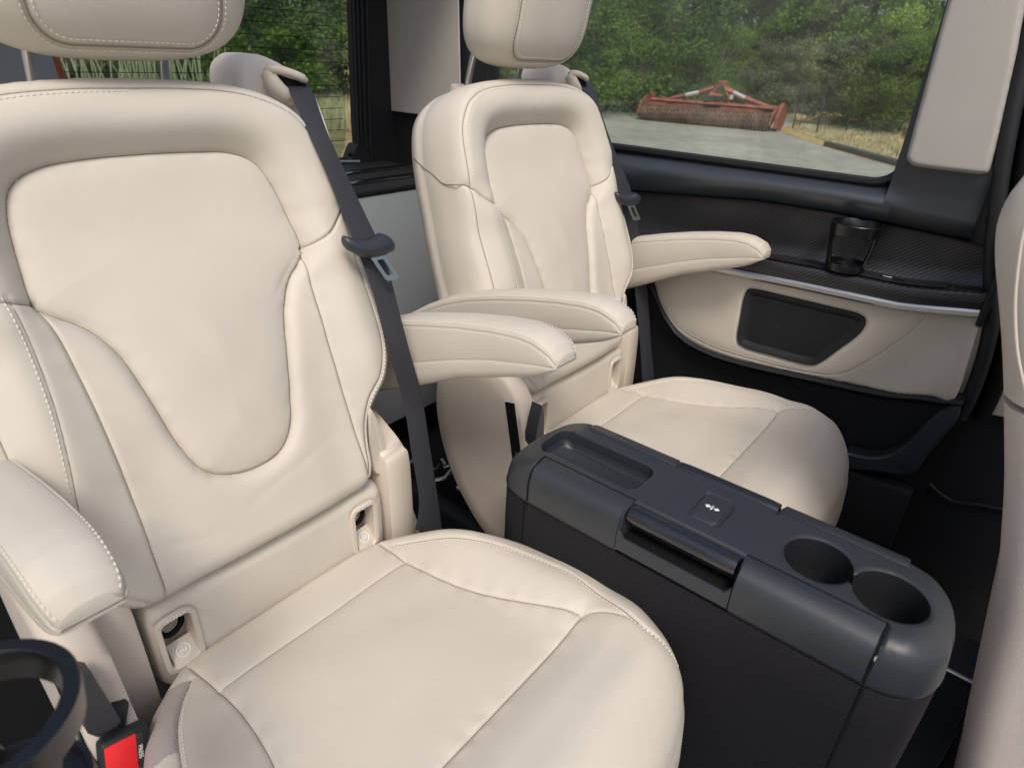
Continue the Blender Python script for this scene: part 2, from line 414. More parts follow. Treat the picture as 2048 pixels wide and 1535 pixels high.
# outlines and seams of the backrest (metres, u across, v up the back)
def left_out():
    return [(-.05, .012), (-.11, .012), (-.150, .012), (-.172, .018), (-.200, .045), (-.223, .09), (-.236, .14), (-.2405, .19), (-.241, .24), (-.238, .30), (-.232, .36), (-.226, .42), (-.216, .47), (-.198, .512), (-.165, .540), (-.12, .554), (-.06, .561)]
B_OUT = resample(smooth(np.array([(0, .562), (.06, .561), (.12, .554), (.165, .540), (.198, .512), (.216, .47), (.226, .42), (.232, .36), (.238, .30), (.241, .24), (.236, .19),
                              (.214, .152), (.186, .128), (.168, .102), (.160, .066), (.154, .034), (.140, .016), (.10, .012), (.05, .012), (0, .012)] + left_out()), 8, True), .003, True)
B_INS = resample(smooth([(0, .483), (.06, .481), (.1, .477), (.128, .463), (.142, .435), (.149, .395), (.153, .35), (.143, .335), (.118, .312), (.097, .275), (.082, .225),
                         (.070, .18), (.056, .14), (.034, .116), (0, .108), (-.034, .114), (-.060, .132), (-.075, .17), (-.085, .225), (-.096, .28), (-.115, .315), (-.138, .335), (-.150, .35),
                         (-.147, .39), (-.140, .435), (-.127, .463), (-.1, .477), (-.06, .482)], 10, True), .003, True)
def notch(s): return smooth([(s * .150, .350), (s * .168, .354), (s * .190, .364), (s * .213, .385), (s * .224, .3945)], 10)
def outer(s):
    if s < 0: return smooth([(0, .546), (-.06, .545), (-.12, .539), (-.165, .523), (-.19, .502), (-.206, .47), (-.214, .42), (-.216, .37), (-.218, .31), (-.220, .25), (-.220, .20), (-.216, .15), (-.206, .10), (-.184, .05), (-.16, .02), (-.15, .005)], 10)
    return smooth([(0, .546), (s * .06, .545), (s * .12, .539), (s * .165, .523), (s * .19, .502), (s * .206, .47), (s * .214, .42), (s * .216, .37), (s * .218, .31), (s * .219, .25),
                             (s * .214, .20), (s * .196, .163), (s * .172, .138), (s * .158, .106), (s * .150, .07), (s * .145, .035), (s * .138, .005)], 10)
def inner(s): return smooth([(s * .150, .350), (s * .143, .31), (s * .139, .24), (s * .138, .17), (s * .139, .10), (s * .141, .05), (s * .143, .005)], 10)
B_AIR = smooth([(-.171, .362), (-.169, .31), (-.173, .25), (-.180, .2), (-.188, .145), (-.188, .09), (-.172, .045)], 10)
B_SEAMS = [notch(1), notch(-1), outer(1), outer(-1), inner(1), inner(-1)]
def bh(u, v):
    di = dist(u, v, B_INS, True); ins = inside(u, v, B_INS)
    do = dist(u, v, B_OUT, True)
    top = sstep(.30, .42, v)
    s = -.018 * sstep(.20, .45, v)                                    # how deep the insert seam lies
    A = .010 + .024 * top; lam = .007 + .012 * top
    hout = s + A * (1 - np.exp(-(di / lam) ** 1.3))
    hin = s + .0055 * (1 - np.exp(-di / .010)) + .010 * (1 - np.exp(-di / .05)) * (1 - top * .6)
    h = np.where(ins, hin, hout)
    au = np.abs(u)
    bol = np.exp(-((au - .185) / .032) ** 2) * sstep(.06, .2, v) * (1 - sstep(.33, .40, v))
    h = h + .016 * bol
    h = h - .004 * np.exp(-((au - .11) / .03) ** 2) * (1 - sstep(.1, .3, v)) 
    sn = dist(u, v, notch(1)); sn = np.minimum(sn, dist(u, v, notch(-1))); si = np.minimum(dist(u, v, inner(1)), dist(u, v, inner(-1)))
    so_ = np.minimum(dist(u, v, outer(1)), dist(u, v, outer(-1)))
    h += groove(sn, .003, .0018, .0035, .012) + groove(si, .0026, .0018, .0025, .011) + groove(so_, .0026, .0018, .0012, .006)
    h += groove(di, .0035, .0018, 0, 1) + groove(dist(u, v, B_AIR), .0012, .0014, .001, .004)
    h -= .016 * sstep(.495, .57, v) ** 1.3
    h += edge_round(do, .024) * .95
    # slack and puckers in the leather
    ds = np.minimum(np.minimum(di, si), sn)
    h += .0007 * np.sin(v * 210 + 4 * np.sin(u * 50)) * np.exp(-(ds / .010) ** 2) * np.clip(ds / .003, 0, 1) * (.4 + .6 * np.sin(v * 23 + u * 11) ** 2)
    h += .0009 * np.sin((u * .8 + v) * 52 + 2.2 * np.sin(u * 21)) * np.exp(-((v - .22) / .10) ** 2) * np.exp(-(u / .05) ** 2)
    h += .0007 * np.sin(u * 38 + 3 * np.sin(v * 17)) * np.sin(v * 29 + 1.3) + .0005 * np.sin(v * 95 + u * 60) * np.exp(-(si / .02) ** 2)
    h += .0006 * np.exp(-((v - .075 - .25 * (u + .02)) / .006) ** 2) * np.exp(-((u - .03) / .07) ** 2) * -1
    h += -.0009 * np.exp(-((v - .07 + .3 * (u + .12)) / .007) ** 2) * np.exp(-((u + .1) / .04) ** 2)
    h += -.0012 * np.exp(-(np.abs(v - .345 - .9 * (np.abs(u) - .14)) / .005) ** 2) * np.exp(-((au - .115) / .02) ** 2)
    return h
far = 1.0
P_ins = B_INS
P_up = np.vstack([[(-.3, .36)], notch(-1)[::-1], [(-.15, .35)], [(.15, .35)], notch(1), [(.3, .46)], [(.3, .7)], [(-.3, .7)]])
o1, o2 = outer(1), outer(-1)
P_in_out = np.vstack([o1, o2[::-1]])                                  # inside the stitched outer seam
P_side = [("side_panel", None)]
def poly_not(): pass
i1, i2 = inner(1), inner(-1)
P_mid = np.vstack([i1, i2[::-1]])
class Comp: pass
# panels are chosen in this order: insert, upper yoke (inside outer seam), lower panel, bolsters, all the rest = side
B_up = np.vstack([o1[:0], [(0, .546)], o1[(o1[:, 1] > .386)], [(.213, .385)], notch(1)[notch(1)[:, 0] < .213][::-1], [(0, .35)],
                  notch(-1)[notch(-1)[:, 0] > -.213], [(-.213, .385)], o2[(o2[:, 1] > .386)][::-1]])
B_b1 = np.vstack([notch(1)[notch(1)[:, 0] < .2135], o1[o1[:, 1] < .386], i1[::-1]])
B_b2 = np.vstack([notch(-1)[notch(-1)[:, 0] > -.2135], o2[o2[:, 1] < .386], i2[::-1]])
parts = quilt(B_OUT, bh, bxf, .0021,
      [("seat_insert", B_INS), ("upper_back_panel", B_up), ("lower_back_panel", P_mid), ("side_bolster", B_b1), ("side_bolster", B_b2)],
      LEATHER, seat, snaps=[B_INS, np.vstack([B_INS[-1:], B_INS[:1]])] + B_SEAMS, default="back_side_panel",
      skirt=[(.0015, lambda P, H: H - .006), (.004, lambda P, H: H * 0 - .045 - .0), (.004, lambda P, H: H * 0 - .075), (.002, lambda P, H: H * 0 - .081), (.0045, lambda P, H: H * 0 - .087), (.001, lambda P, H: H * 0 - .108), (-.02, lambda P, H: H * 0 - .118)], cap_skirt=True)
# diagonal seam, its groove shade drawn as a dark tube, running over the side of the backrest
for s_ in (-1, 1):
    P = []; nn = notch(s_); nn = nn[np.abs(nn[:, 0]) > .21][::2]; P = list(bxf(nn[:, 0], nn[:, 1], bh(nn[:, 0], nn[:, 1]) + .0010))
    for v_, h_ in ((.3965, -.006), (.399, -.016), (.402, -.028), (.408, -.040), (.425, -.058), (.440, -.078), (.460, -.10)):
        k = np.argmin(np.abs(B_OUT[:, 1] - v_) + (B_OUT[:, 0] * s_ < 0)); P.append(bxf(B_OUT[k, 0] + s_ * .0046, v_, h_))
    MB().tube(smooth(P, 6), .0009, 6).obj("seam_shade", SEAMSHADE, seat)
# stitched seams
def on_back(c2, lift=.0004): 
    c2 = np.asarray(c2); return bxf(c2[:, 0], c2[:, 1], bh(c2[:, 0], c2[:, 1]) + lift)
def offset2(c2, d):
    c2 = resample(c2, .004); t = np.gradient(c2, axis=0); n_ = np.stack([t[:, 1], -t[:, 0]], 1); n_ /= np.linalg.norm(n_, axis=1, keepdims=True); return c2 + n_ * d
for s_ in (1, -1):
    st = offset2(outer(s_), -.0048 * s_); st = st[(st[:, 1] < .372) & (st[:, 1] > .11)]
    stitches(on_back(st), THREAD, seat)
st = offset2(outer(-1), -.0046); st = st[(st[:, 1] < .544) & (st[:, 1] > .40)]; stitches(on_back(st), THREAD, seat)
stitches(on_back(offset2(B_AIR, .0045)), THREAD, seat)
def seam_shade_line(pts, r=.00055):  # thin dark tube laid in a groove to paint its shade
    MB().tube(resample(pts, .006), r, 5).obj("seam_shade", SEAMSHADE, seat, 180)
for c_ in (notch(1), notch(-1), outer(1), outer(-1), inner(1), inner(-1), B_AIR, np.vstack([B_INS, B_INS[:1]])): seam_shade_line(on_back(c_[c_[:, 1] > (.075 if c_[-1, 0] < -.147 else .02)], .0004))
# ------------------------------------------------------------------ cushion
def cxf(u, v, h):
    u, v, h = np.asarray(u, float), np.asarray(v, float), np.asarray(h, float)
    return np.stack([SEAT_X + u, -v, h], -1)
C_OUT = resample(smooth(symm([(0, .006), (.08, .006), (.13, .007), (.150, .013), (.175, .036), (.208, .07), (.236, .125), (.26, .18), (.274, .24), (.277, .30), (.270, .36), (.256, .42), (.230, .468), (.185, .494), (.12, .507), (.06, .511), (0, .512)]), 8, True), .003, True)
def c_side(s): return smooth([(s * .146, -.02), (s * .142, .03), (s * .138, .085), (s * .139, .15), (s * .150, .22), (s * .171, .29), (s * .191, .348)], 10)
def c_end(s): return smooth([(s * .191, .348), (s * .205, .37), (s * .214, .40), (s * .216, .43)], 8)
def c_bol(s): return smooth([(s * .150, .045), (s * .172, .075), (s * .193, .115), (s * .212, .17), (s * .226, .23), (s * .232, .29), (s * .226, .35), (s * .217, .405), (s * .219, .435), (s * .228, .462)], 10)
C_back = np.array([(-.138, .085), (.138, .085)]); C_front = np.array([(-.191, .348), (.191, .348)])
C_SEAMS = [c_side(1), c_side(-1), c_bol(1), c_bol(-1), C_back, C_front, c_end(1), c_end(-1)]
def ch(u, v):
    au = np.abs(u); do = dist(u, v, C_OUT, True)
    h = .440 + .128 * v
    h = h + .006 * np.sin(np.clip((v - .085) / .263, 0, 1) * math.pi) * np.clip(1 - (au / .14) ** 2, 0, 1)
    h = h + .026 * np.exp(-((au - .212) / .050) ** 2) * sstep(-.02, .14, v) * (1 - sstep(.27, .46, v))
    h = h + .010 * sstep(.34, .40, v) * (1 - sstep(.42, .5, v))
    h = h - .02 * sstep(.43, .52, v)
    ss = np.minimum(dist(u, v, c_side(1)), dist(u, v, c_side(-1)))
    h += groove(ss, .0026, .0018, .0035, .013) + groove(dist(u, v, C_front), .0026, .0018, .0030, .012) + groove(np.minimum(dist(u, v, c_end(1)), dist(u, v, c_end(-1))), .0015, .0016, .0012, .006) + groove(dist(u, v, C_back), .0010, .0016, .0035, .013)
    h += groove(np.minimum(dist(u, v, c_bol(1)), dist(u, v, c_bol(-1))), .0022, .0015, .0012, .004)
    rad = .014 + .014 * sstep(.03, .08, v) + .035 * sstep(.30, .47, v)
    h += edge_round(do, rad)
    h += .0008 * np.sin(u * 31 + 2 * np.sin(v * 21)) * np.sin(v * 26 + .6) + .0010 * np.sin(v * 60 + u * 33) * np.exp(-(dist(u, v, C_back) / .03) ** 2)
    h += .0009 * np.sin(v * 170 + 3 * np.sin(u * 40)) * np.exp(-(ss / .013) ** 2) * np.clip(ss / .003, 0, 1)
    df = dist(u, v, C_front); h += .0008 * np.sin(u * 150 + 2 * np.sin(u * 37)) * np.exp(-(df / .012) ** 2) * np.clip(df / .003, 0, 1)
    h += .0012 * np.sin(u * 48 + v * 30) * np.exp(-((v - .2) / .09) ** 2) * np.exp(-(u / .08) ** 2) * .7
    return h
C_ctr = np.vstack([c_side(1), c_side(-1)[::-1]])
P_rear = np.array([(-.16, -.05), (-.16, .085), (.16, .085), (.16, -.05)])
P_front = np.array([(-.191, .348), (.191, .348), (.217, .40), (.217, .43), (.235, .53), (-.235, .53), (-.217, .43), (-.217, .40)])
P_bolR = np.vstack([c_side(1), c_end(1), c_bol(1)[::-1], [(.146, .02)]]); P_bolL = mirror(P_bolR)
def clipm(P, poly): return poly
rear_poly = np.vstack([[(-.146, -.05), (-.146, -.02)], c_side(-1)[(c_side(-1)[:, 1] < .085)], [(-.138, .085), (.138, .085)], c_side(1)[(c_side(1)[:, 1] < .085)][::-1], [(.146, -.05)]])
quilt(C_OUT, ch, cxf, .0021,
      [("rear_cushion_panel", rear_poly), ("centre_cushion_panel", C_ctr), ("bolster_top", P_bolR), ("bolster_top", P_bolL), ("front_cushion_panel", P_front), ("elastic_gusset", np.vstack([c_bol(-1)[(c_bol(-1)[:, 1] < .150)], [(-.30, .130), (-.30, .04)]]))],
      LEATHER, seat, snaps=C_SEAMS, flip=True, default="cushion_side", mats={"elastic_gusset": RIBFAB},
      skirt=[(.0025, lambda P, H: H - .008), (.006, lambda P, H: H - .05), (.002, lambda P, H: H * 0 + .33), (-.012, lambda P, H: H * 0 + .26), (-.03, lambda P, H: H * 0 + .22)], cap_skirt=True)
def on_cush(c2, lift=.0004):
    c2 = np.asarray(c2); return cxf(c2[:, 0], c2[:, 1], ch(c2[:, 0], c2[:, 1]) + lift)
for s_ in (1, -1):
    stitches(on_cush(offset2(c_bol(s_), -.0046 * s_)), THREAD, seat)
for c_ in (c_side(1)[5:], c_side(-1)[5:], C_front, c_bol(1), c_bol(-1)): seam_shade_line(on_cush(resample(c_[c_[:, 1] > .02], .005), .0004))
seam_shade_line(on_cush(resample(C_back, .005), .0002), .0004); seam_shade_line(on_cush(resample(c_end(1), .005), .0002), .0004); seam_shade_line(on_cush(resample(c_end(-1), .005), .0002), .0004)
# seat base under the cushion
MB().box((SEAT_X - .2, -.44, .06), (SEAT_X + .2, .02, .25), .02).obj("seat_base", BEIGEPL, seat)
for s_ in (-1, 1): MB().box((SEAT_X + s_ * .16 - .03, -.40, .0), (SEAT_X + s_ * .16 + .03, .08, .07), .008).obj("seat_rail", DEEP, seat)
# ------------------------------------------------------------------ lower back roll with the two child-seat anchor pockets
def rrect(cx, cy, w_, h_, r, n=6, skew=0):
    out = []
    for (sx, sy, a0) in ((1, 1, 0), (-1, 1, 90), (-1, -1, 180), (1, -1, 270)):
        for k in range(n + 1):
            a = math.radians(a0 + 90 * k / n)
            x = cx + sx * (w_ / 2 - r) + r * math.cos(a); y = cy + sy * (h_ / 2 - r) + r * math.sin(a); out.append((x + skew * (y - cy), y))
    return np.array(out)
def ixf(u, v, h):
    u, v, h = np.asarray(u, float), np.asarray(v, float), np.asarray(h, float)
    return np.stack([SEAT_X + u, -h, v], -1)
I_OUT = resample(rrect(0, .465, .336, .134, .018, 8), .003, True)
IH = [(-.140, .474), (.127, .474)]                                     # pocket centres
I_holes = [rrect(x, z, .034, .071, .008) for x, z in IH]
def ih(u, v):
    d = dist(u, v, I_OUT, True); h = .002 + .010 * np.cos((v - .465) / .067 * 1.2) + edge_round(d, .018)
    h += -.0015 * np.exp(-((v - .508 - .0) / .004) ** 2) * np.exp(-((np.abs(u) - .158) / .006) ** 2)
    return h + .0006 * np.sin(u * 45) * np.sin(v * 50)
quilt(I_OUT, ih, ixf, .0026, [], LEATHER, seat, holes=I_holes, flip=False, default="lower_back_roll",
      skirt=[(.001, lambda P, H: H - .01), (.0, lambda P, H: H * 0 - .06)], cap_skirt=False)
def loopring(loopA, ha, loopB, hb, xf): pass
for k_, (x, z) in enumerate(IH):
    nA = 6
    lo_ = [(rrect(x, z, .048, .088, .016, nA), -.002), (rrect(x, z, .0475, .0875, .0155, nA), .0), (rrect(x, z, .045, .085, .014, nA), .0022),
           (rrect(x, z, .035, .074, .009, nA), .0022), (rrect(x, z, .0325, .0715, .008, nA), .0)]
    rings = []
    for L, dh in lo_:
        hh = np.full(len(L), .0125 + dh)
        rings.append([tuple(q) for q in ixf(L[:, 0], L[:, 1], hh)])
    bz = MB().loft(rings, True, False, False).obj("anchor_bezel", BEIGESM, seat, 30)
    # pocket behind the bezel: slopes down towards the front so its floor is in view
    r0 = rrect(x, z, .0325, .0715, .008, nA); r1 = rrect(x, z + .004, .029, .060, .006, nA)
    fl = []
    for t_, L in ((0, r0), (1, r1)):
        fl.append([tuple(q) for q in ixf(L[:, 0], L[:, 1], np.where(L[:, 1] < z - .01, .0125 - .030 * t_, .0125 - .05 * t_))])
    MB().loft(fl, True, False, True).obj("anchor_pocket", BEIGESM, bz, 30)
    y0 = .006
    MB().tube(smooth([(SEAT_X + x - .013, y0 + .03, z + .016), (SEAT_X + x - .013, y0 + .004, z + .006), (SEAT_X + x - .006, y0 - .004, z + .003), (SEAT_X + x + .007, y0 - .002, z + .006), (SEAT_X + x + .013, y0 + .006, z + .012), (SEAT_X + x + .013, y0 + .03, z + .022)], 4), .0036, 8).obj("anchor_loop", DEEP, bz)
    # lettering on the bezel and the round child-seat sign in the pocket
    M_ = Matrix(((1, 0, 0, SEAT_X + x), (0, 0, -1, -.0150), (0, 1, 0, z + .0392), (0, 0, 0, 1)))
    text_mesh("ISOFIX", .0088, M_, WHITE, "lettering", bz, .0002)
    cpos = Vector((SEAT_X + x + .002, -.0045, z - .0235)); ax1 = Vector((1, 0, 0)); ax2 = Vector((0, .62, .78)).normalized(); nn_ = ax1.cross(ax2) * 1
    if nn_.y > 0: nn_ = -nn_
    MB().box((-.0145, -.0145, -.002), (.0145, .0145, 0), .001, M=Matrix.Translation(cpos - nn_ * .0006) @ Matrix((ax1, ax2, nn_)).transposed().to_4x4()).obj("sign_plate", BEIGESM, bz)
    ring = [cpos + ax1 * (.0076 * math.cos(a)) + ax2 * (.0076 * math.sin(a)) for a in np.linspace(0, 2 * math.pi, 25)[:-1]]
    g_ = MB().tube(ring, .0008, 6, closed=True)
    def q2(a, b): return cpos + ax1 * a + ax2 * b
    g_.tube([q2(-.0005, .0035), q2(.0003, .0043), q2(.0006, .0034)], .0011, 6)          # head
    g_.tube([q2(-.0003, .0018), q2(-.0008, -.0012), q2(.0016, -.0016), q2(.0022, -.0040)], .0008, 6)   # figure
    g_.tube([q2(.0034, .0035), q2(.0030, -.001), q2(.0038, -.0038)], .0007, 6)            # shell
    g_.tube([q2(-.0030, .001), q2(-.0028, -.0028), q2(.0002, -.0042)], .0006, 6)
    g_.obj("child_seat_sign", WHITE, bz, 180)
# ------------------------------------------------------------------ side frames and shields
for s_ in (-1, 1):
    X0 = SEAT_X + s_ * .19
    # flat frame post beside the roll
    X0 = SEAT_X + s_ * .198
    yz = [(-.010, .540), (.004, .566), (.03, .585), (.075, .60), (.06, .52), (.01, .39), (-.012, .36)]
    rr = []
    for xx, ins_ in ((-.022, .004), (-.019, 0), (.019, 0), (.022, .004)):
        c0 = np.mean(yz, 0); rr.append([(X0 + xx, c0[0] + (a - c0[0]) * (1 - ins_ / .06), c0[1] + (b - c0[1]) * (1 - ins_ / .06)) for a, b in smooth(yz, 5, True)])
    MB().loft(rr).obj("side_frame", BEIGESM, seat, 50)
    # shell-like side shield
    if s_ > 0: pr = smooth([(.118, .60), (.120, .562), (.090, .500), (.045, .430), (.018, .375), (.0, .30), (-.06, .24), (-.2, .22), (-.2, .18), (.1, .18), (.17, .30), (.20, .45), (.185, .56), (.15, .60)], 8, True)
    else: pr = smooth([(-.075, .49), (-.05, .57), (-.005, .615), (.05, .635), (.11, .62), (.150, .56), (.156, .47), (.125, .37), (.07, .29), (.0, .235), (-.09, .22), (-.2, .22), (-.2, .30), (-.11, .36)], 8, True)
    X1 = SEAT_X + s_ * .240; rr = []
    for xx, ins_ in ((-.026, .014), (-.018, .002), (0, 0), (.012, .003), (.018, .012), (.0185, .05)):
        c0 = pr.mean(0); L = np.linalg.norm(pr - c0, axis=1).mean()
        rr.append([(X1 + s_ * xx, c0[0] + (a - c0[0]) * (1 - ins_ / L), c0[1] + (b - c0[1]) * (1 - ins_ / L)) for a, b in pr])
    sh = MB().loft(rr).obj("side_shield", BEIGEPL, seat, 50)
    # slot for the recline lever, towards the console side
    sl = [(-.045, .555), (-.025, .560), (-.030, .49), (-.050, .44), (-.065, .46)]
    if s_ < 0: MB().loft([[(X1 + s_ * .0175, a, b) for a, b in [(-.040, .570), (-.020, .566), (-.046, .440), (-.066, .452)]], [(X1 + s_ * .0195, a, b) for a, b in [(-.040, .570), (-.020, .566), (-.046, .440), (-.066, .452)]]]).obj("lever_slot", DEEP, sh)
    if s_ < 0: MB().tube(smooth([(X1 + s_ * .016, -.045, .475), (X1 + s_ * .024, -.070, .462), (X1 + s_ * .026, -.105, .452), (X1 + s_ * .024, -.15, .425), (X1 + s_ * .022, -.17, .40)], 6), [.006] * 6 + [.012] * 19, 10, flat=.5).obj("recline_lever", DARKPL, seat)
    if s_ < 0:
        cp = [on(a, b, 1, -.085) for a, b in ((166, 1345), (186, 1348), (215, 1395), (243, 1440), (236, 1452), (195, 1473), (176, 1466), (163, 1440))]
        MB().loft([[tuple(q + np.array([0, .02, 0])) for q in cp], [tuple(q) for q in cp], [tuple(q + np.array([0, -.002, 0])) for q in (np.mean(cp, 0) + (np.array(cp) - np.mean(cp, 0)) * .9)]]).obj("lever_cover", DARKPL, seat, 30)
    if s_ > 0:
        fp_ = smooth([on(a, b, 1, .012) for a, b in ((738, 815), (757, 850), (770, 895), (777, 930), (770, 943), (752, 947), (743, 930), (738, 880))], 5, True)
        MB().loft([[tuple(q) for q in fp_], [tuple(q + np.array([0, -.004, 0])) for q in (fp_.mean(0) + (fp_ - fp_.mean(0)) * .94)]]).obj("leather_tab", LEATHER, seat, 30)
        st_ = [q + np.array([0, -.0042, 0]) for q in (on(745, 840, 1, .012), on(756, 875, 1, .012), on(761, 915, 1, .012))]
        stitches(np.array(st_), THREAD, seat)

# ------------------------------------------------------------------ armrests
def armrest(s_):
    xc = SEAT_X + (.291 if s_ > 0 else -.243); hw = .028 if s_ > 0 else .0265
    ys = np.array([.21, .17, .12, .06, 0, -.06, -.12, -.165, -.19, -.205, -.216, -.223, -.2265])
    top = np.interp(ys, [-.23, -.215, -.19, -.165, -.12, -.06, 0, .06, .12, .17, .21], [.764, .781, .789, .790, .784, .772, .757, .740, .716, .690, .665])
    low = np.interp(ys, [-.23, -.2, -.1, 0, .1, .21], [.755, .752, .728, .690, .650, .61])
    bot = np.interp(ys, [-.23, -.2, -.15, -.1, -.05, .02, .1, .21], [.754, .734, .714, .697, .678, .640, .600, .56])
    wt = np.interp(ys, [-.2265, -.223, -.216, -.205, -.19, -.15], [.74, .86, .93, .97, .99, 1.0])
    Yd = np.linspace(ys[0], ys[-1], 60); Yd = np.concatenate([np.linspace(.21, -.17, 40), -.17 - .0565 * np.sin(np.linspace(.06, 1, 22) * math.pi / 2)])
    f = lambda a: np.interp(Yd, ys[::-1], a[::-1])
    T, Lw, Bt, Wt = f(top), f(low), f(bot), f(wt)
    groups = {"armrest_top": [], "armrest_side_band": [], "armrest_underside": []}
    N = len(Yd); prof = []
    # one half cross-section as (x fraction, height code); groove rings repeated
    for i in range(N):
        t, l, b, wd = T[i], Lw[i], Bt[i], hw * Wt[i]
        sec = []
        for k in range(13):                                            # top, left seam -> right seam
            a = -1 + 2 * k / 12; sec.append(("t", a * wd * .93, t - .0065 * abs(a) ** 2.6))
        prof.append((t, l, b, wd, sec))
    def full(i):
        t, l, b, wd, sec = prof[i]; z0 = t - .0125; h_ = max(l - b, .0012); e = min(1, (z0 - l) / .02) if z0 > l + .001 else .05
        R = []
        for sg in (1, -1):
            half = [("a", wd * .965, z0 + .0010), ("g", wd * .945, z0 + .0002), ("b", wd * .975, z0 - .0010), ("b", wd * 1.0, z0 - .004 * e), ("b", wd * 1.004, (z0 + l) / 2), ("b", wd * .995, l + .003 * e), ("b", wd * .975, l + .001),
                    ("g", wd * .955, l), ("c", wd * .975, l - .001 * min(1, h_ / .01)), ("c", wd * .985, l - h_ * .2), ("c", wd * .96, l - h_ * .55), ("c", wd * .84, b + h_ * .12), ("c", wd * .6, b)]
            R.append([(sg * x, z, g) for g, x, z in half])
        top_ = [(x, max(z, z0 + .0008), "a") for _, x, z in sec][::-1]                 # right to left
        ring = top_ + R[1] + [(0, b, "c")] + R[0][::-1]
        return [((xc + x, Yd[i], z), g) for x, z, g in ring]
    rings = [full(i) for i in range(N)]; n0 = len(rings[0]); V = np.array([p for r in rings for p, g in r]); G = [g for p, g in rings[0]]
    a = empty("armrest", (xc, .16, .62)); a.parent = seat; a.location = Vector((xc, .16, .62)) - wloc(seat)
    F = {"a": [], "b": [], "c": []}
    for i in range(N - 1):
        for j in range(n0):
            j2 = (j + 1) % n0; q = [i * n0 + j, i * n0 + j2, (i + 1) * n0 + j2, (i + 1) * n0 + j]; g = G[j] if G[j] != "g" else G[j2]
            if g == "g": g = G[(j2 + 1) % n0]
            F[g].append(q)
    F["a"].append([(N - 1) * n0 + j for j in range(n0)])
    for g, nm in (("a", "armrest_top"), ("b", "armrest_side_band"), ("c", "armrest_underside")):
        ids = sorted({k for f in F[g] for k in f}); mp = {k: n for n, k in enumerate(ids)}
        obj(nm, V[ids], [[mp[k] for k in f] for f in F[g]], LEATHER, a, 65)
    for sg in (-1, 1):
        P = np.array([(xc + sg * prof[i][3] * .90, Yd[i], prof[i][0] - .0052) for i in range(2, N - 2)])
        stitches(P, THREAD, a, .0052, .0036)
    # hinge boss at the rear
    MB().tube([(xc - s_ * .05, .15, .63), (xc + s_ * .03, .15, .63)], .045, 20).obj("armrest_hinge", LEATHER, a, 40)
    return a
armrest(1); armrest(-1)
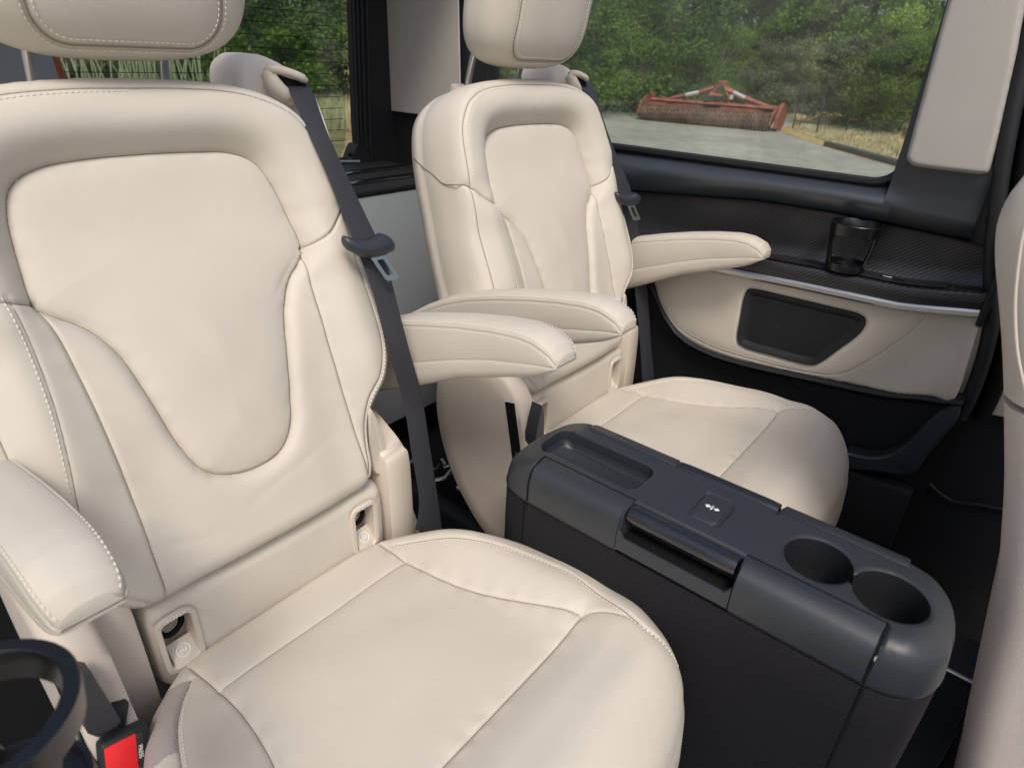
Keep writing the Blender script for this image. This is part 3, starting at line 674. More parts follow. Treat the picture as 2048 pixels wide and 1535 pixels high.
# ------------------------------------------------------------------ headrest
hr = empty("headrest", (0, 0, 0)); hr.parent = seat; hr.location = Vector((SEAT_X + .012, .19, 1.18)) - wloc(seat)
def headrest():
    cx, cy, z0, z1 = SEAT_X + .012, .195, 1.068, 1.30
    hw, hd, nz, na = .145, .064, 70, 240
    A = np.linspace(0, 2 * math.pi, na, endpoint=False)
    zs = z0 + (z1 - z0) * (1 - np.cos(np.linspace(0, 1, nz) * math.pi)) / 2
    W = []
    for z in zs:
        t = (z - z0) / (z1 - z0); k = (1 - abs(2 * t - 1) ** 4.2) ** (1 / 2.6) if 0 < t < 1 else 0.02
        k = max(k, .02); kk = .55 + .45 * k
        lean = -.16 * (z - 1.07)
        ca, sa = np.cos(A), np.sin(A)
        n_ = 2.7
        x = np.sign(ca) * np.abs(ca) ** (2 / n_) * hw * (k ** .9) * (1 - .04 * (1 - t)); y = np.sign(sa) * np.abs(sa) ** (2 / n_) * hd * k
        # front side seams at x = +-.075, slightly sunk, the side parts rolling back
        fr = sa < 0
        HX, HZ, HR = .092, z0 + .014, .036
        ds = np.where(z > HZ + HR, np.abs(np.abs(x) - HX), np.where(np.abs(x) < HX - HR, np.abs(z - HZ), np.abs(np.hypot(np.maximum(np.abs(x) - (HX - HR), 0), z - HZ - HR) - HR)))
        dpt = np.where(fr, .0022 * np.exp(-(ds / .0022) ** 2) + .002 * np.exp(-ds / .01), 0)
        y = y * (1 - .0) ; y = y + dpt
        W.append(np.stack([cx + x, cy + y + lean, np.full(na, z)], 1))
    W = np.array(W); V = W.reshape(-1, 3); F = []; G = []
    for i in range(nz - 1):
        for j in range(na):
            j2 = (j + 1) % na; F.append([i * na + j, i * na + j2, (i + 1) * na + j2, (i + 1) * na + j])
            c_ = (V[F[-1]]).mean(0); G.append(0 if (abs(c_[0] - cx) < .092 and c_[2] > z0 + .014 and c_[1] < cy - .16 * (c_[2] - 1.07)) else (2 if c_[1] > cy + .02 else 1))
    F.append(list(range(na))[::-1]); G.append(1); F.append([(nz - 1) * na + j for j in range(na)]); G.append(1)
    for g, nm in ((0, "headrest_face"), (1, "headrest_side"), (2, "headrest_rear")):
        sel = [f for f, q in zip(F, G) if q == g]; ids = sorted({i for f in sel for i in f}); mp = {i: k for k, i in enumerate(ids)}
        obj(nm, V[ids], [[mp[i] for i in f] for f in sel], LEATHER, hr, 60)
    # seam round the face with a row of stitches on each side
    def hy(x, z):
        t = (z - z0) / (z1 - z0); k = (1 - np.abs(2 * t - 1) ** 4.2) ** (1 / 2.6); a = hw * k ** .9 * (1 - .04 * (1 - t))
        return cy - hd * k * np.maximum(1 - (np.abs(x) / a) ** 2.7, 0) ** (1 / 2.7) - .16 * (z - 1.07)
    def path(d):
        hx, hz, r = .092 - d, z0 + .014 + d, .036 - d
        P = [(-hx, z0 + .21), (-hx, hz + r)] + [(-hx + r - r * math.cos(a), hz + r - r * math.sin(a)) for a in np.linspace(0, math.pi / 2, 9)[1:]] + [(hx - r + r * math.sin(a), hz + r - r * math.cos(a)) for a in np.linspace(0, math.pi / 2, 9)] + [(hx, z0 + .21)]
        P = resample(np.array(P), .004); return P
    def lift(P, l): return np.stack([cx + P[:, 0], hy(P[:, 0], P[:, 1]) - l, P[:, 1]], 1)
    MB().tube(lift(path(0), -.0012), .0007, 5).obj("seam_shade", SEAMSHADE, hr, 180)  # groove shade round the face, as a dark tube
    for d in (.005, -.0042): stitches(lift(path(d), .0003), THREAD, hr)
headrest()
for x_ in (-.053, .089):
    xx = SEAT_X + x_
    MB().tube(smooth([(xx, .272, 1.02), (xx, .262, 1.06), (xx, .248, 1.10), (xx, .225, 1.135)], 5), .0062, 16).obj("headrest_post", CHROME, seat)
    MB().tube([(xx, .280, 1.016), (xx, .2775, 1.0345), (xx, .2773, 1.036)], [.026, .024, .018], 24).obj("post_collar", BEIGESM, seat)
# ------------------------------------------------------------------ shoulder belt outlet
OUTLET = mat("pale_fine_fabric", (0.70, 0.64, 0.57), 0.7, spec=.2, bump=[("voronoi", 700, 0.3, 0.0003)])
def outlet():
    ax = SEAT_X
    prof = smooth([(.148, 1.00), (.152, 1.045), (.165, 1.068), (.19, 1.078), (.225, 1.073), (.262, 1.055), (.283, 1.035), (.292, 1.01), (.295, .96), (.293, .90), (.2, .88), (.145, .93)], 6, True)
    prof = np.array([(.297 - (.297 - a) * .80, b) for a, b in prof]); rr = []; c0 = np.array([.235, .99])
    for dy, k in ((-.045, .90), (-.040, .965), (-.028, .995), (0, 1.0), (.03, .99), (.045, .94), (.048, .8)):
        rr.append([(ax + c0[0] - .01 + (a - c0[0]) * k, .262 + dy - (1.0 - b) * .36, c0[1] + (b - c0[1]) * k) for a, b in prof])
    h_ = MB().loft(rr).obj("belt_outlet_housing", OUTLET, seat, 40)
    def fr(x, z, d=0): return (ax + x, .219 - (1.0 - z) * .36 - d, z)
    def fx(px, py, y): q = on(px, py, 1, y); return tuple(q)
    MB().tube(smooth([fx(529, 141, .222), fx(545, 138, .212), fx(570, 143, .206), fx(597, 153, .204), fx(611, 161, .208)], 6), [.003] * 3 + [.0058] * 19 + [.004] * 3, 12, flat=1.0).obj("slot_lip", BEIGESM, h_)
    MB().tube(smooth([fx(531, 146, .222), fx(540, 160, .214), fx(553, 176, .210), fx(568, 192, .210), fx(580, 205, .216)], 6), [.004] * 2 + [.0095] * 4 + [.0125] * 13 + [.0095] * 4 + [.004] * 2, 14, flat=.8).obj("slot_lip", BEIGESM, h_)
    MB().loft([[fx(531, 143, .216), fx(560, 150, .209), fx(590, 160, .207), fx(612, 168, .210)], [fx(535, 152, .216), fx(555, 165, .209), fx(580, 176, .207), fx(614, 182, .210)]], False).obj("slot_mouth", DEEP, h_)
outlet()
# ================================================================== second seat
seat2 = copy_tree(seat, (0.685, 0, 0))
tag(seat2, "beige leather seat behind the black console, beside the window", "seat", "beige captain seats side by side")
# ================================================================== seat belts
def ribbon(name, L, R_, parent, nseg=60, nx=10, th=.0012, mt=WEB):
    """woven belt between two edge lines, with UVs along and across"""
    a = resample(smooth(L, 8), 1.0 / 1, False) if False else None
    La = smooth(L, 10); Ra = smooth(R_, 10)
    t = np.linspace(0, 1, nseg); s1 = np.linspace(0, 1, len(La))
    A = np.stack([np.interp(t, s1, La[:, k]) for k in range(3)], 1); B = np.stack([np.interp(t, s1, Ra[:, k]) for k in range(3)], 1)
    v = []; f = []; uv = []
    ln = np.concatenate([[0], np.cumsum(np.linalg.norm(np.diff((A + B) / 2, axis=0), axis=1))])
    for i in range(nseg):
        nrm = np.cross(B[i] - A[i], (A[min(i + 1, nseg - 1)] - A[max(i - 1, 0)])); nrm /= np.linalg.norm(nrm)
        if nrm[1] > 0: nrm = -nrm
        for side in (1, -1):
            for j in range(nx + 1):
                s = j / nx; p = A[i] * (1 - s) + B[i] * s + nrm * (side * th / 2 * (1 if 0 < j < nx else .2) + .0010 * math.sin(s * math.pi))
                v.append(p); uv.append((s * .047, ln[i]))
    w2 = 2 * (nx + 1)
    for i in range(nseg - 1):
        for j in range(nx):
            f.append([i * w2 + j, i * w2 + j + 1, (i + 1) * w2 + j + 1, (i + 1) * w2 + j])
            b = nx + 1; f.append([i * w2 + b + j + 1, i * w2 + b + j, (i + 1) * w2 + b + j, (i + 1) * w2 + b + j + 1])
    o = obj(name, v, f, mt, parent, 60)
    lay = o.data.uv_layers.new(name="UVMap")
    for lp in o.data.loops: lay.data[lp.index].uv = uv[lp.vertex_index]
    return o
belt = empty("seat_belt", (.28, .23, 1.04))
tag(belt, "wide charcoal seat belt with metal tongue hanging beside the left foreground seat", "seat belt", "seat belts hanging at the seats")
edges = [((571, 160), (612, 163), .236), ((580, 185), (628, 190), .190), ((612, 258), (652, 258), .136), ((646, 330), (684, 330), .108), ((700, 466), (742, 452), .074),
         ((722, 520), (768, 505), .058), ((750, 600), (790, 590), .040), ((775, 700), (816, 690), .022), ((806, 800), (843, 790), .016), ((822, 900), (860, 895), -.002), ((838, 1000), (876, 1000), -.022), ((830, 1060), (884, 1062), -.035)]
BL = [on(l[0], l[1], 1, y + .002) for l, r, y in edges]; BR = [on(r[0], r[1], 1, y - .002) for l, r, y in edges]
ribbon("webbing", BL, BR, belt)
# tongue
def tongue(c, ax, up, parent, k=1.0):
    """c centre of the plastic grip, ax across the belt, up along the belt"""
    ax = Vector(ax).normalized(); up = Vector(up).normalized(); n_ = ax.cross(up).normalized()
    if n_.y > 0: n_ = -n_
    M_ = Matrix((ax, up, n_)).transposed().to_4x4(); M_.translation = Vector(c)
    def T(p): return M_ @ (Vector(p) * k)
    rings = []
    for x, hh, dd, zc in ((-.0385, .006, .005, .006), (-.037, .010, .008, .006), (-.033, .0135, .0100, .007), (-.025, .0165, .0105, .000), (-.012, .0160, .0110, -.005), (0, .0155, .0110, -.006), (.012, .0160, .0110, -.005), (.024, .0170, .0105, -.001), (.031, .0150, .0100, -.002), (.036, .011, .008, -.002), (.0385, .006, .005, -.002)):
        rings.append([T((x, zc + hh * math.cos(a) * (1 if math.cos(a) > 0 else 1), .004 + dd * math.sin(a))) for a in np.linspace(0, 2 * math.pi, 17)[:-1]])
    g = MB().loft(rings).obj("tongue_grip", DARKPL, parent, 60)
    # steel plate with its window
    sk = .002
    out = [(-.013, -.012), (.013, -.012), (.0115, -.022), (.0115, -.058), (.009, -.062), (-.009, -.062), (-.0115, -.058), (-.0115, -.022)]
    inn = [(-.0055, -.026), (.0055, -.026), (.0058, -.030), (.0058, -.050), (.0045, -.053), (-.0045, -.053), (-.0058, -.050), (-.0058, -.030)]
    r4 = [[T((x + sk * (y / -.06), y, z)) for x, y in (P)] for P, z in ((out, .003), (out, .0055), (inn, .0055), (inn, .003))]
    r4.append(r4[0])
    MB().loft(r4, True, False, False).obj("tongue_plate", STEEL, g, 30)
tc_ = on(737, 490, 1, .052)
tongue(tc_, (1, -.12, .0), (-.28, .42, .86), belt, .88)
def belt2():
    b = copy_tree(belt, (0.685, 0, 0)); return b
belt_b = empty("seat_belt", (.96, .23, 1.04))
tag(belt_b, "narrow-looking charcoal seat belt hanging between the rear seat and the side window", "seat belt", "seat belts hanging at the seats")
edges2 = [((1146, 156), (1178, 160), .236), ((1156, 178), (1190, 182), .205), ((1184, 236), (1206, 236), .155), ((1205, 300), (1228, 298), .118), ((1238, 385), (1262, 380), .080), ((1247, 430), (1270, 425), .066),
          ((1262, 500), (1285, 496), .06), ((1272, 600), (1296, 597), .035), ((1281, 700), (1303, 698), .0), ((1285, 765), (1310, 768), -.03)]
ribbon("webbing", [on(l[0], l[1], 1, y + .002) for l, r, y in edges2], [on(r[0], r[1], 1, y - .002) for l, r, y in edges2], belt_b)
tongue(on(1254, 397, 1, .060), (1, -.35, 0), (-.25, .40, .88), belt_b, .80)
# red buckle beside the near cushion
bk = empty("belt_buckle", (-.215, -.075, .36))
tag(bk, "black belt buckle with red release button at the lower left corner of the foreground seat", "belt buckle")
def buckle():
    ctr = Vector(on(260, 1516, 1, -.105)); ax1 = Vector((1, -.0, -.25)).normalized()
    upv = Vector((-.12, .25, .96)); upv = (upv - ax1 * upv.dot(ax1)).normalized(); n_ = ax1.cross(upv)
    if n_.y > 0: n_ = -n_
    M_ = Matrix((ax1, upv, n_)).transposed().to_4x4(); M_.translation = ctr
    h_ = MB().box((-.0235, -.07, -.018), (.0205, .0265, -.001), .005, 3, M_).obj("buckle_housing", BLACKPL, bk, 40)
    MB().box((-.0205, -.045, -.010), (.0075, .0225, .0006), .002, 2, M_).box((.007, -.045, -.010), (.0155, -.0195, .0006), .001, 2, M_).obj("release_button", REDPL, bk, 40)
    MB().box((.006, -.018, -.004), (.0135, .0215, .0003), .001, 2, M_).obj("tongue_slot", GLOSSBLK, bk, 40)
    text_mesh("PRESS", .0055, M_ @ Matrix.Translation((.0098, .002, .0006)) @ Matrix.Rotation(math.radians(-90), 4, 'Z'), WHITE, "lettering", h_, .0001)
    MB().box((-.022, .012, -.03), (.0, .05, -.016), .006, 3, M_ @ Matrix.Rotation(-.25, 4, 'Z')).obj("buckle_sleeve", BLACKPL, bk, 40)
buckle()
# elastic side gusset and floor skirt at the near cushion's left corner
g_ = MB(); R1 = [on(285, 1437, 2, .445), on(330, 1452, 2, .437), on(400, 1500, 2, .43), on(440, 1545, 2, .425)]
# ================================================================== centre console
con = empty("centre_console", (.34, -.42, 0))
tag(con, "long charcoal console with cup holders and storage tray standing between the two beige seats", "console")
ZT = .615
def nxf(u, v, h):
    u, v, h = np.asarray(u, float), np.asarray(v, float), np.asarray(h, float)
    return np.stack([u, -v, h], -1)
K_OUT = resample(smooth([(.34, .150), (.375, .153), (.405, .165), (.418, .19), (.421, .25), (.420, .45), (.418, .60), (.411, .648), (.392, .677), (.364, .688), (.335, .690), (.302, .687), (.277, .673), (.2625, .646), (.260, .60), (.260, .45), (.260, .25), (.262, .19), (.275, .163), (.305, .153)], 8, True), .003, True)
tray = rrect(.3365, .264, .064, .152, .016, 8)
cup1 = np.array([(.338 + .0355 * math.cos(a), .553 + .0355 * math.sin(a)) for a in np.linspace(0, 2 * math.pi, 49)[:-1]])
cup2 = np.array([(.334 + .0360 * math.cos(a), .626 + .0360 * math.sin(a)) for a in np.linspace(0, 2 * math.pi, 49)[:-1]])
seamN = smooth([(.255, .213), (.285, .213), (.2885, .217), (.2885, .24)], 6); seamN = np.vstack([seamN, [(.2885, .628)], smooth([(.2885, .629), (.288, .633), (.255, .633)], 5)])
seamF = np.vstack([[(.425, .21), (.3985, .21), (.3965, .215), (.3945, .62), (.393, .628), (.425, .628)]])
def nh(u, v):
    d = dist(u, v, K_OUT, True); h = ZT + edge_round(d, .022) * .95 - .03 * sstep(.215, .145, v) ** 1.0 * .6
    h = h - .010 * sstep(.650, .695, v)
    for c_ in (cup1, cup2): h = h - .0022 * np.exp(-(dist(u, v, c_, True) / .0022) ** 2)
    h = h - .0015 * np.exp(-(dist(u, v, tray, True) / .0022) ** 2)
    for (x_, y_) in ((.3955, .352), (.3955, .490)): h = h - .004 * (np.exp(-((v - y_) / .0018) ** 2) * (u > .384))
    h += groove(dist(u, v, seamN), .003, .0015, 0, 1) + groove(dist(u, v, seamF), .002, .0015, 0, 1)
    # neck joining the two cups
    h -= .022 * (1 - sstep(.006, .0085, np.abs(u - .336))) * (1 - sstep(.020, .023, np.abs(v - .5895)))
    return h
btn = rrect(.3405, .428, .057, .037, .007, 6)
K_OUT2 = K_OUT.copy()
mk = (K_OUT[:, 1] > .3515) & (K_OUT[:, 1] < .4915)
K_OUT2[mk & (K_OUT[:, 0] < .34), 0] = .2892; K_OUT2[mk & (K_OUT[:, 0] > .34), 0] = .3908
quilt(resample(K_OUT2, .003, True), lambda u, v: nh(u, v) - .0022 * np.exp(-(dist(u, v, btn, True) / .0016) ** 2) , nxf, .0020, [], DARKPL, con, holes=[tray, cup1, cup2], flip=True, default="console_top", snaps=[seamN, seamF, np.vstack([btn, btn[:1]])],
      skirt=[(.001, lambda P, H: H - .008), (.003, lambda P, H: H * 0 + .562), (.002, lambda P, H: H * 0 + .556), (-.002, lambda P, H: H * 0 + .553)])
ko = K_OUT
def ring_at(z, off, P=K_OUT):
    k = 4; T_ = np.roll(P, -k, 0) - np.roll(P, k, 0); n_ = np.stack([T_[:, 1], -T_[:, 0]], 1); n_ /= np.linalg.norm(n_, axis=1, keepdims=True)
    c0 = P.mean(0); sg = np.sign(((P - c0) * n_).sum(1).mean()); Q = P + n_ * sg * off
    return [(a, -b, z) for a, b in Q]
MB().loft([ring_at(.5535, -.004), ring_at(.5530, .0), ring_at(.550, .0015), ring_at(.50, .002), ring_at(.30, .001), ring_at(.05, -.002)]).obj("console_body", DARKLEA, con, 40)
# vertical joint lines on the body, towards the front and rear ends
for y_ in (-.634, -.206):
    MB().box((.2575, y_ - .0012, .05), (.262, y_ + .0012, .553)).obj("panel_joint", DEEP, con)
# side flaps, near and far, each notched for its grip
def flap(sg):
    def Xx(x): return .340 + sg * (x - .340)
    def prof(zlow, inset=0): return [(.2895, .6155), (.2855, .6170), (.276, .6155), (.2660, .6115), (.2590, .604), (.2556, .592), (.2548, .575), (.2552, zlow), (.2600, zlow - .001), (.2640, zlow + .002)]
    def seg(y0, y1, zl):
        m_ = MB(); rings = []
        for y_, k in ((y0, .0012), (y0 - .0012 * (1 if y1 < y0 else -1), 0), (y1, 0)):
            rings.append([(Xx(x + (k if x < .27 else 0)), y_, z - (k if x > .262 else 0)) for x, z in prof(zl)])
        m_.loft(rings); return m_
    m_ = MB()
    def full(y0, y1, zl=.562):
        rg = [[(Xx(x + (.002 if k else 0)), y_, z - (.0015 if k else 0)) for x, z in prof(zl)] for y_, k in ((y0, 1), (y0 - .0015, 0), (y1 + .0015, 0), (y1, 1))]
        m_.loft(rg)
    full(-.2140, -.350); full(-.4925, -.6315)
    low = [[(Xx(x), y_, z) for x, z in [(.262, .578), (.2585, .5805), (.2555, .5795), (.2548, .574), (.2552, .562), (.260, .561), (.264, .564)]] for y_ in (-.350, -.358, -.484, -.4925)]
    low[0] = [(Xx(x), y_, z) for (x, z), y_ in zip([(.262, .590), (.2585, .5925), (.2560, .5900), (.2548, .580), (.2552, .562), (.260, .561), (.264, .564)], [-.350] * 7)]
    low[3] = [(Xx(x), y_, z) for (x, z), y_ in zip([(.262, .590), (.2585, .5925), (.2560, .5900), (.2548, .580), (.2552, .562), (.260, .561), (.264, .564)], [-.4925] * 7)]
    m_.loft(low)
    m_.obj("console_flap", DARKPL, con, 35)
    MB().box((min(Xx(.2615), Xx(.2885)), -.4905, .545), (max(Xx(.2615), Xx(.2885)), -.3525, .5775), .001).obj("grip_recess", DEEP, con)
    P = [(Xx(.2765), -.3545 - .1335 * k / 12, .6045) for k in range(13)]
    MB().tube(P, [.0110] + [.0118] * 11 + [.0110], 28, flat=1.0).obj("console_grip", GLOSSBLK, con, 40)
flap(1); flap(-1)
for y0_, y1_ in ((-.2125, -.351), (-.4915, -.633)): MB().tube([(.2903, y0_, ZT + .0004), (.2903, y1_, ZT + .0004)], .0009, 6).obj("lid_gap", DEEP, con)
for y_ in (-.2128, -.6328): MB().tube([(.2900, y_, ZT + .0006), (.2760, y_, ZT - .0006), (.2660, y_, ZT - .0040), (.2590, y_, ZT - .0120), (.2553, y_, ZT - .025), (.2548, y_, .562)], .0012, 6).obj("lid_gap", DEEP, con)
MB().box((.2556, -.6345, .580), (.2590, -.6325, .600), .0005).obj("hinge_plate", CHROME, con)
# storage tray, cup wells
def well(outline, depth, r, mt, name, bottom=1.0):
    c0 = outline.mean(0); L = np.linalg.norm(outline - c0, axis=1).mean(); rings = []
    for dz, k in ((-.0015, 1.003), (-.004, 1.0), (-depth * .6, .985 * bottom + .015), (-depth + r, .96 * bottom), (-depth + r * .3, .93 * bottom), (-depth, .86 * bottom)):
        rings.append([(c0[0] + (a - c0[0]) * k, -(c0[1] + (b - c0[1]) * k), ZT + dz) for a, b in outline])
    return MB().loft(rings, True, False, True).obj(name, mt, con, 40)
well(tray, .026, .012, DARKPL, "storage_tray")
for c_ in (cup1, cup2):
    w_ = well(c_, .062, .004, BLACKPL, "cup_well")
    c0 = c_.mean(0)
    MB().tube([(c0[0] + .030 * math.cos(a), -(c0[1] + .030 * math.sin(a)), ZT - .0605) for a in np.linspace(0, 2 * math.pi, 33)[:-1]], .0007, 6, closed=True).obj("well_ring", SATIN, w_)
# push button with the split-arrow sign
bb = rrect(.3405, .428, .0525, .0325, .0055, 6)
rings = [[(a, -b, z) for a, b in (np.array([.3405, .428]) + (bb - np.array([.3405, .428])) * k)] for z, k in ((ZT - .003, 1.0), (ZT + .0004, 1.0), (ZT + .0012, .98), (ZT + .0013, .95))]
bt = MB().loft(rings).obj("push_button", DARKPL, con, 30)
ic = MB()
def tri2(pts): 
    n = len(pts); v = [(a, b, ZT + .0013) for a, b in pts] + [(a, b, ZT + .0016) for a, b in pts]
    ic.add(v, [list(range(n))[::-1], list(range(n, 2 * n))] + [[i, (i + 1) % n, n + (i + 1) % n, n + i] for i in range(n)])
cx_, cy_ = .3405, -.4275
for o_ in (-.0007, .0007): tri2([(cx_ - .0048, cy_ + o_ - .0004), (cx_ + .0048, cy_ + o_ - .0004), (cx_ + .0048, cy_ + o_ + .0004), (cx_ - .0048, cy_ + o_ + .0004)])
for s_ in (1, -1): tri2([(cx_ - .0016, cy_ + s_ * .0022), (cx_ + .0016, cy_ + s_ * .0022), (cx_ + .0016, cy_ + s_ * .0045), (cx_ + .0040, cy_ + s_ * .0045), (cx_, cy_ + s_ * .0095), (cx_ - .0040, cy_ + s_ * .0045), (cx_ - .0016, cy_ + s_ * .0045)][::s_])
ic.obj("arrow_sign", WHITE, bt, 180)
# dark step unit with a bright edge and a blue badge in front of the console
st = empty("seat_foot_cover", (.66, -.76, 0))
tag(st, "small dark cover with bright metal edge and blue dot behind the right front seat", "foot cover")
a_, b_, c_, d_ = on(1888, 1335, 2, .28), on(1960, 1372, 2, .28), on(2010, 1300, 2, .28), on(1915, 1268, 2, .28)
v = [tuple(q) for q in (a_, b_, c_, d_)]; v += [(q[0] + dx, q[1], .0) for q, dx in zip((a_, b_, c_, d_), (0, 0, 0, 0))]
MB().add(v, [[0, 1, 2, 3], [4, 5, 1, 0], [5, 6, 2, 1], [6, 7, 3, 2], [7, 4, 0, 3]]).obj("cover_box", DARKPL, st, 20)
MB().tube([np.array(a_) + (0, 0, .001), np.array(b_) + (0, 0, .001)], .0035, 8).obj("cover_edge", SATIN, st)
p_ = on(1955, 1322, 2, .2815); MB().tube([p_, p_ + np.array([0, 0, .001])], .007, 20).obj("badge", BLUE, st)
# ================================================================== far side of the van: sliding door with window
door = empty("sliding_door", (1.1, -.1, .1))
tag(door, "dark sliding door with big window, carbon-look shelf, silver strip and beige leather panel", "van door")
YR, YF = .72, -.590                                                     # rear and front end of the door trim
ysw = np.concatenate([np.linspace(YR, .15, 6), np.linspace(.12, YF, 24)])
def sweep(name, prof_at, mt, parent, ys_=ysw, sharp=35):
    rings = [[(x, y, z) for x, z in prof_at(y)] for y in ys_]
    return MB().loft(rings, False).obj(name, mt, parent, sharp)
def zl(y): return float(np.interp(y, [-.6, -.54, -.47, -.29, -.13, .1, .72], [.724, .716, .7065, .703, .697, .690, .68]))      # silver strip
def zt(y): return float(np.interp(y, [-.6, -.54, -.29, -.14, .13, .72], [.824, .827, .838, .836, .812, .76]))                   # top of the carbon panel
def xs(y): return 1.03 + .010 * float(sstep(-.50, -.59, y))
# carbon-look shelf: lip, flat shelf, concave back
def carb(y):
    z0, z1, x0 = zl(y), zt(y), xs(y)
    w_ = float(sstep(-.50, -.575, y))                                   # shelf closes towards the front
    P = [(x0 + .004, z0 + .0045), (x0 + .002, z0 + .018), (x0 + .004, z0 + .030), (x0 + .010, z0 + .0345), (x0 + .018, z0 + .0335 + .002 * w_)]
    P2 = [(x0 + .055, z0 + .031), (x0 + .067, z0 + .034), (x0 + .074, z0 + .045), (x0 + .077, z0 + .065), (x0 + .073, z1 - .010), (x0 + .069, z1)]
    P2 = [(x - .020 * w_, z) for x, z in P2]
    return [tuple(q) for q in smooth(P + P2, 4)]
sweep("shelf_trim", carb, CARBON, door)
MB().loft([[tuple((x, YF, z)) for x, z in carb(YF)], [(x + .03, YF - .004, z) for x, z in carb(YF)]], False).obj("shelf_trim_end", BLACKPL, door)
MB().box((1.03, YF - .012, .70), (1.12, YF - .001, .90), .003).obj("shelf_end_cap", BLACKPL, door)
# plain rubber shelf mat
ysm = np.linspace(.05, -.53, 16)
MB().loft([[(xs(y) + .012, y, zl(y) + .0375), (xs(y) + .020, y, zl(y) + .0382), (xs(y) + .052, y, zl(y) + .0355), (xs(y) + .060, y, zl(y) + .037)] for y in ysm], False).obj("shelf_mat", BLACKPL, door)
# silver strip
def strip_prof(y):
    z0, x0 = zl(y), xs(y); return [(x0 + .010, z0 + .0045), (x0 + .001, z0 + .0045), (x0 - .003, z0 + .001), (x0 - .0035, z0 - .006), (x0 + .001, z0 - .0105), (x0 + .012, z0 - .0105)]
sweep("silver_strip", strip_prof, SATIN, door)
# belt-line trim under the window: dark swelling with a lighter ledge
def belt_prof(y):
    z1 = zt(y); x0 = xs(y); f_ = float(sstep(-.42, -.58, y)); zb = .908
    hh = zb - z1; P = [(x0 + .078, z1 - .002), (x0 + .064, z1 + .006), (x0 + .055, z1 + hh * .22), (x0 + .048, z1 + hh * .42), (x0 + .048, z1 + hh * .56), (x0 + .056, z1 + hh * .68), (x0 + .074, z1 + hh * .84), (x0 + .084, z1 + hh * .92), (1.1215, zb)]
    return [tuple(q) for q in smooth(P, 4)]
sweep("beltline_trim", belt_prof, BELTPL, door, np.linspace(.72, -.398, 22))
# block below the beige pillar cover, forward of the window
def blk(y):
    z1 = zt(y); x0 = xs(y); e = float(sstep(-.43, -.398, y))
    P = [(x0 + .078, z1 - .002), (x0 + .064, z1 + .006), (x0 + .055, z1 + .017), (x0 + .048, z1 + .032), (x0 + .048, z1 + .045), (x0 + .048 + .010 * e, .900), (x0 + .045 + .014 * e, .93), (x0 + .047 + .014 * e, .96), (x0 + .055 + .01 * e, 1.0), (x0 + .07, 1.40)]
    return [tuple(q) for q in smooth(P, 4)]
sweep("pillar_base_trim", blk, DARKPL, door, np.linspace(-.385, -.535, 10))
MB().box((1.116, -.62, .02), (1.135, .95, .905)).obj("door_skin", BLACKPL, door)
# window: pane, rounded black seal
def win_outline(y0, y1, z0, z1, r):
    P = []
    for cy, cz, a0 in ((y0 + r, z0 + r, 180), (y1 - r, z0 + r, 270), (y1 - r, z1 - r, 0), (y0 + r, z1 - r, 90)):
        for k in range(9):
            a = math.radians(a0 + 90 * k / 8); P.append((cy + r * math.cos(a), cz + r * math.sin(a)))
    return P
WP = win_outline(-.395, .62, .911, 1.42, .045)
MB().loft([[(1.108, a, b) for a, b in WP], [(1.112, a, b) for a, b in WP]]).obj("window_pane", GLASS, door)
c0 = np.mean(WP, 0)
def grow(P, d):
    P = np.asarray(P); k = 1; T_ = np.roll(P, -k, 0) - np.roll(P, k, 0); n_ = np.stack([T_[:, 1], -T_[:, 0]], 1); n_ /= np.maximum(np.linalg.norm(n_, axis=1, keepdims=True), 1e-9); return P + n_ * d
rr = [[(x, a, b) for a, b in grow(WP, d)] for x, d in ((1.106, -.0), (1.098, -.002), (1.094, .002), (1.094, .009), (1.100, .014), (1.12, .015))]
MB().loft(rr, True, False, False).obj("window_seal", BLACKPL, door, 30)
# beige leather lower panel
LP = smooth([(.40, .70), (.40, .66), (.10, .66), (.052, .632), (.02, .575), (-.025, .522), (-.08, .497), (-.15, .489), (-.225, .492), (-.33, .502), (-.431, .514), (-.47, .517), (-.51, .523), (-.545, .534), (-.575, .543), (-.596, .541), (-.606, .560), (-.602, .63), (-.596, .70), (-.594, .716), (-.45, .700), (-.29, .696), (-.13, .690), (.1, .684)], 5, True)
def lxf(u, v, h):
    u, v, h = np.asarray(u, float), np.asarray(v, float), np.asarray(h, float); return np.stack([1.062 - h, u, v], -1)
SPK = smooth([(-.192, .6645), (-.180, .648), (-.181, .60), (-.185, .545), (-.205, .531), (-.26, .531), (-.336, .534), (-.362, .545), (-.39, .585), (-.418, .628), (-.421, .657), (-.403, .667), (-.36, .6675), (-.26, .6665)], 5, True)
Lst = smooth([(.052, .70), (.045, .652), (.028, .610), (.0, .567), (-.045, .529), (-.10, .513), (-.16, .507), (-.26, .510), (-.35, .519), (-.405, .535), (-.445, .575), (-.48, .625), (-.505, .665), (-.52, .712)], 8)
def lh(u, v):
    d = dist(u, v, LP, True); dl = dist(u, v, Lst)
    ins = inside(u, v, np.vstack([Lst, [(-.52, .8), (.052, .8)]]))
    h = .012 + edge_round(d, .012) + np.where(ins, .004 * (1 - np.exp(-dl / .012)), -.006 * (1 - np.exp(-dl / .03)) + .012 * sstep(.04, .12, dl) * (u < -.45))
    h = h - .0016 * np.exp(-(dl / .0016) ** 2) - .004 * np.exp(-(dist(u, v, SPK, True) / .004) ** 2)
    return h + .0005 * np.sin(u * 40) * np.sin(v * 37)
LP_r = resample(LP, .004, True)
